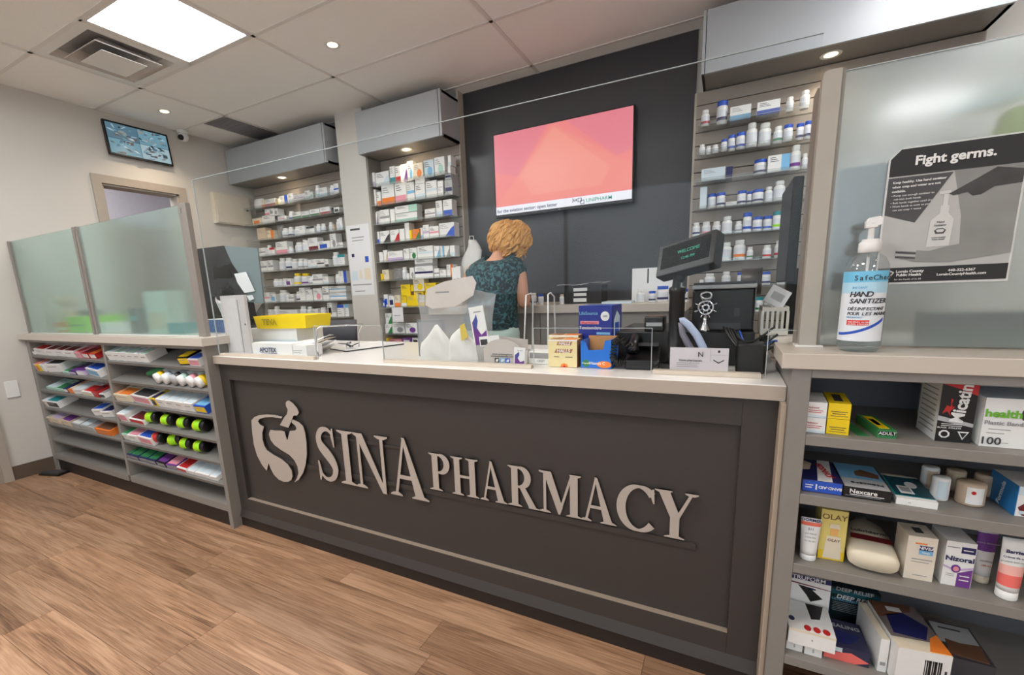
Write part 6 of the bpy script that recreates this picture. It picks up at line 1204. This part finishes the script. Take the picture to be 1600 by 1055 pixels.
# ------------------------------------------------------------------ the woman at the bench
SKIN = mat('skin', (206,152,124), .5, 0, .06, 25)
pe = empty('person', (-1.285, 2.50, 0), label='woman with curly strawberry blonde hair in a dark teal top working at the bench', cat='person')
OX = Vector((1.285, -2.50, 0))
V = []; E_ = []; RAD = []
def j(p, r, par=None):
    V.append(Vector(p)+OX); RAD.append(r); i = len(V)-1
    if par is not None: E_.append((par, i))
    return i
pel = j((-1.29,2.50,.93),.12); sp1 = j((-1.285,2.50,1.08),.10,pel); ch = j((-1.268,2.515,1.24),.115,sp1); nb = j((-1.252,2.54,1.355),.055,ch); nk = j((-1.235,2.57,1.41),.048,nb)
h1 = j((-1.215,2.605,1.455),.072,nk); h2 = j((-1.20,2.635,1.495),.086,h1); h3 = j((-1.195,2.655,1.535),.07,h2)
def arm(sh, el, wr, hd, side):
    a = j(sh,.046,ch); m1 = j(Vector(sh).lerp(Vector(el),.5),.044,a); b = j(el,.037,m1); m2 = j(Vector(el).lerp(Vector(wr),.45),.034,b); c = j(wr,.024,m2); d = j(hd,.026,c)
    w = Vector(wr); H_ = Vector(hd); f = (H_-w).normalized(); s = f.cross(Vector((0,0,1))).normalized()*side
    for k in range(4):
        o_ = s*(-.024+.016*k); L = [.040,.050,.054,.046][k]
        p1 = j(H_+f*.022+o_,.0095,d); p2 = j(H_+f*(.022+L*.5)+o_*1.1+Vector((0,0,-.006)),.0088,p1); j(H_+f*(.022+L*.9)+o_*1.1+Vector((0,0,-.022)),.0078,p2)
    t1 = j(w.lerp(H_,.5)+s*.034,.011,c); j(H_+s*.044+f*.02+Vector((0,0,-.008)),.0088,t1)
arm((-1.415,2.53,1.325),(-1.515,2.565,1.165),(-1.44,2.76,1.130),(-1.42,2.81,1.124),1)
arm((-1.105,2.53,1.325),(-1.085,2.545,1.085),(-1.15,2.76,1.130),(-1.175,2.81,1.124),-1)
for s in (-1, 1):
    a = j((-1.29+s*.085,2.50,.86),.085,pel); b = j((-1.29+s*.085,2.505,.48),.055,a); c = j((-1.29+s*.085,2.49,.09),.036,b); j((-1.29+s*.09,2.58,.045),.032,c)
me = bpy.data.meshes.new('body'); me.from_pydata([tuple(v) for v in V], E_, []); me.materials.append(SKIN)
bo = bpy.data.objects.new('body', me); COL.objects.link(bo); bo.parent = pe
sk = bo.modifiers.new('skin', 'SKIN'); sk.use_smooth_shade = True
for i, sv in enumerate(me.skin_vertices[0].data): sv.radius = (RAD[i], RAD[i]); sv.use_root = (i == 0)
ss = bo.modifiers.new('sub', 'SUBSURF'); ss.levels = 2; ss.render_levels = 2
# clothing
def tealcloth():
    m = bpy.data.materials.new('teal_cloth'); m.use_nodes = True; nt = m.node_tree; b = nt.nodes['Principled BSDF']; N = nt.nodes.new
    tc = N('ShaderNodeTexCoord'); n = N('ShaderNodeTexNoise'); n.inputs['Scale'].default_value = 36; n.inputs['Detail'].default_value = 4; n.inputs['Distortion'].default_value = 1.5
    r = N('ShaderNodeValToRGB'); e = r.color_ramp.elements; e[0].position = .46; e[0].color = (*lin((17,37,43)),1); e[1].position = .60; e[1].color = (*lin((54,102,108)),1)
    nt.links.new(tc.outputs['Object'], n.inputs['Vector']); nt.links.new(n.outputs['Fac'], r.inputs[0]); nt.links.new(r.outputs[0], b.inputs['Base Color']); b.inputs['Roughness'].default_value = .8
    n2 = N('ShaderNodeTexNoise'); n2.inputs['Scale'].default_value = 9; bp = N('ShaderNodeBump'); bp.inputs['Strength'].default_value = .5; bp.inputs['Distance'].default_value = .02
    nt.links.new(tc.outputs['Object'], n2.inputs['Vector']); nt.links.new(n2.outputs['Fac'], bp.inputs['Height']); nt.links.new(bp.outputs[0], b.inputs['Normal']); MATS['teal_cloth'] = m; return m
TC = tealcloth()
def ell(cx, cy, z, hx, hy, n=28, dz=0, pw=.85, fold=0):
    r = []
    for q in range(n):
        a = 2*math.pi*q/n; ca, sa = math.cos(a), math.sin(a)
        r.append((cx+1.285+hx*abs(ca)**pw*(1 if ca > 0 else -1)+fold*math.sin(6*a+z*40), cy-2.50+hy*abs(sa)**pw*(1 if sa > 0 else -1)+fold*math.cos(5*a+z*55), z-dz*max(0,-sa)))
    return r
b = MB().rings([ell(-1.292,2.50,.95,.176,.135,fold=.004), ell(-1.291,2.50,.98,.178,.136,fold=.005), ell(-1.288,2.50,1.02,.172,.130,fold=.006), ell(-1.285,2.50,1.06,.164,.122,fold=.005), ell(-1.281,2.505,1.11,.160,.116,fold=.004), ell(-1.270,2.51,1.19,.168,.124,fold=.002), ell(-1.262,2.515,1.26,.180,.126), ell(-1.257,2.525,1.315,.186,.112), ell(-1.253,2.535,1.350,.172,.096,dz=.006), ell(-1.250,2.545,1.376,.130,.082,dz=.02), ell(-1.247,2.55,1.395,.088,.074,dz=.04)], caps=False)
def sleeve(p0, p1, r0, r1):
    p0, p1 = Vector(p0)+OX, Vector(p1)+OX; b.tube([p0, p0.lerp(p1,.5), p1], [r0, (r0+r1)/2, r1], 16)
sleeve((-1.375,2.53,1.318),(-1.452,2.545,1.262),.060,.056); sleeve((-1.135,2.53,1.318),(-1.088,2.535,1.258),.060,.054)
o = b.build('top', TC, pe); md = o.modifiers.new('sub','SUBSURF'); md.levels = 1; md.render_levels = 1
TM = mat('mint_trousers', (190,214,206), .7, 0, .06, 12)
b = MB().rings([ell(-1.29,2.50,.99,.166,.118), ell(-1.29,2.50,.92,.180,.132), ell(-1.29,2.50,.84,.182,.130), ell(-1.29,2.50,.80,.176,.118)])
for s in (-1, 1): b.rings([ell(-1.29+s*.088,2.50,.84,.088,.105), ell(-1.29+s*.088,2.505,.5,.068,.075), ell(-1.29+s*.088,2.50,.08,.055,.062)])
b.build('trousers', TM, pe)
for s in (-1, 1): MB().rings([[(s*.09-.005+.042*math.cos(a), .05+.12*math.sin(a), z) for a in [2*math.pi*q/16 for q in range(16)]] for z in (0,.03)] + [[(s*.09-.005+.036*math.cos(a), .04+.09*math.sin(a), .065) for a in [2*math.pi*q/16 for q in range(16)]]]).build('shoe', BLKM, pe)
# face (turned down to the bench), ears
FM = Matrix.Translation(Vector((-1.20,2.635,1.49))+OX) @ Matrix.Rotation(R_(-38), 4, 'X')
def face(mb, name, m, loc): o = mb.build(name, m, pe); o.matrix_local = FM @ Matrix.Translation(loc); return o
face(MB().prism([(-.012,-.02),(.012,-.02),(0,.028)], 0, .022, 'y'), 'nose', SKIN, (0,.082,.0))
for s in (-1, 1):
    e = face(MB().ball((0,0,0),.011,.008,.008), 'eye', WHITEP, (s*.032,.082,.022)); MB().ball((0,.006,0),.005,.003,.005).build('pupil', 'brown', e)
    face(MB().ball((0,0,0),.008,.018,.028), 'ear', SKIN, (s*.088,.0,.0))
face(MB().ball((0,0,0),.022,.006,.007), 'mouth', mat('lips',(170,90,84),.5), (0,.082,-.042))
# hair
random.seed(21)
def hairm():
    m = mat('hair', (222,160,88), .45, 0, .5, 70); return m
hc = Vector((-1.195,2.612,1.486))+OX; b = MB()
b.ball(hc+Vector((0,-.004,.004)), .098, .096, .086, 20, 12)
for k in range(300):
    a = random.uniform(0, 2*math.pi); e0 = random.uniform(-.1, 1.45)
    if math.sin(a) > .35 and e0 < .75: continue             # leave the face free
    ph = random.uniform(0, 6.28); fr = random.uniform(1.2, 2.2); am = random.uniform(.006, .014); pts = []; rad = []
    ln = random.uniform(.7, 1.7); tw = random.uniform(-.3, .3); thick = random.uniform(.0065, .0115); out = random.uniform(.98, 1.12)
    for i in range(14):
        q = i/13; el = e0-ln*q; aa = a+tw*q; lo = max(0, -.75-el); el = max(el, -.75); sw = out+.05*q
        p = Vector((.112*sw*math.cos(el)*math.cos(aa), .110*sw*math.cos(el)*math.sin(aa), .100*sw*math.sin(el)-.055*lo))
        n = p.normalized(); tn = n.cross(Vector((0,0,1))); tn = tn.normalized() if tn.length > 1e-3 else Vector((1,0,0))
        an = fr*2*math.pi*q+ph; p += n*am*math.cos(an)*(.3+q)+tn*am*1.4*math.sin(an)*(.3+q); pts.append(hc+p); rad.append(thick*(.75+.4*math.sin(math.pi*q))*(1-.75*q**3))
    b.tube(pts, rad, 6)
b.build('hair', hairm(), pe)
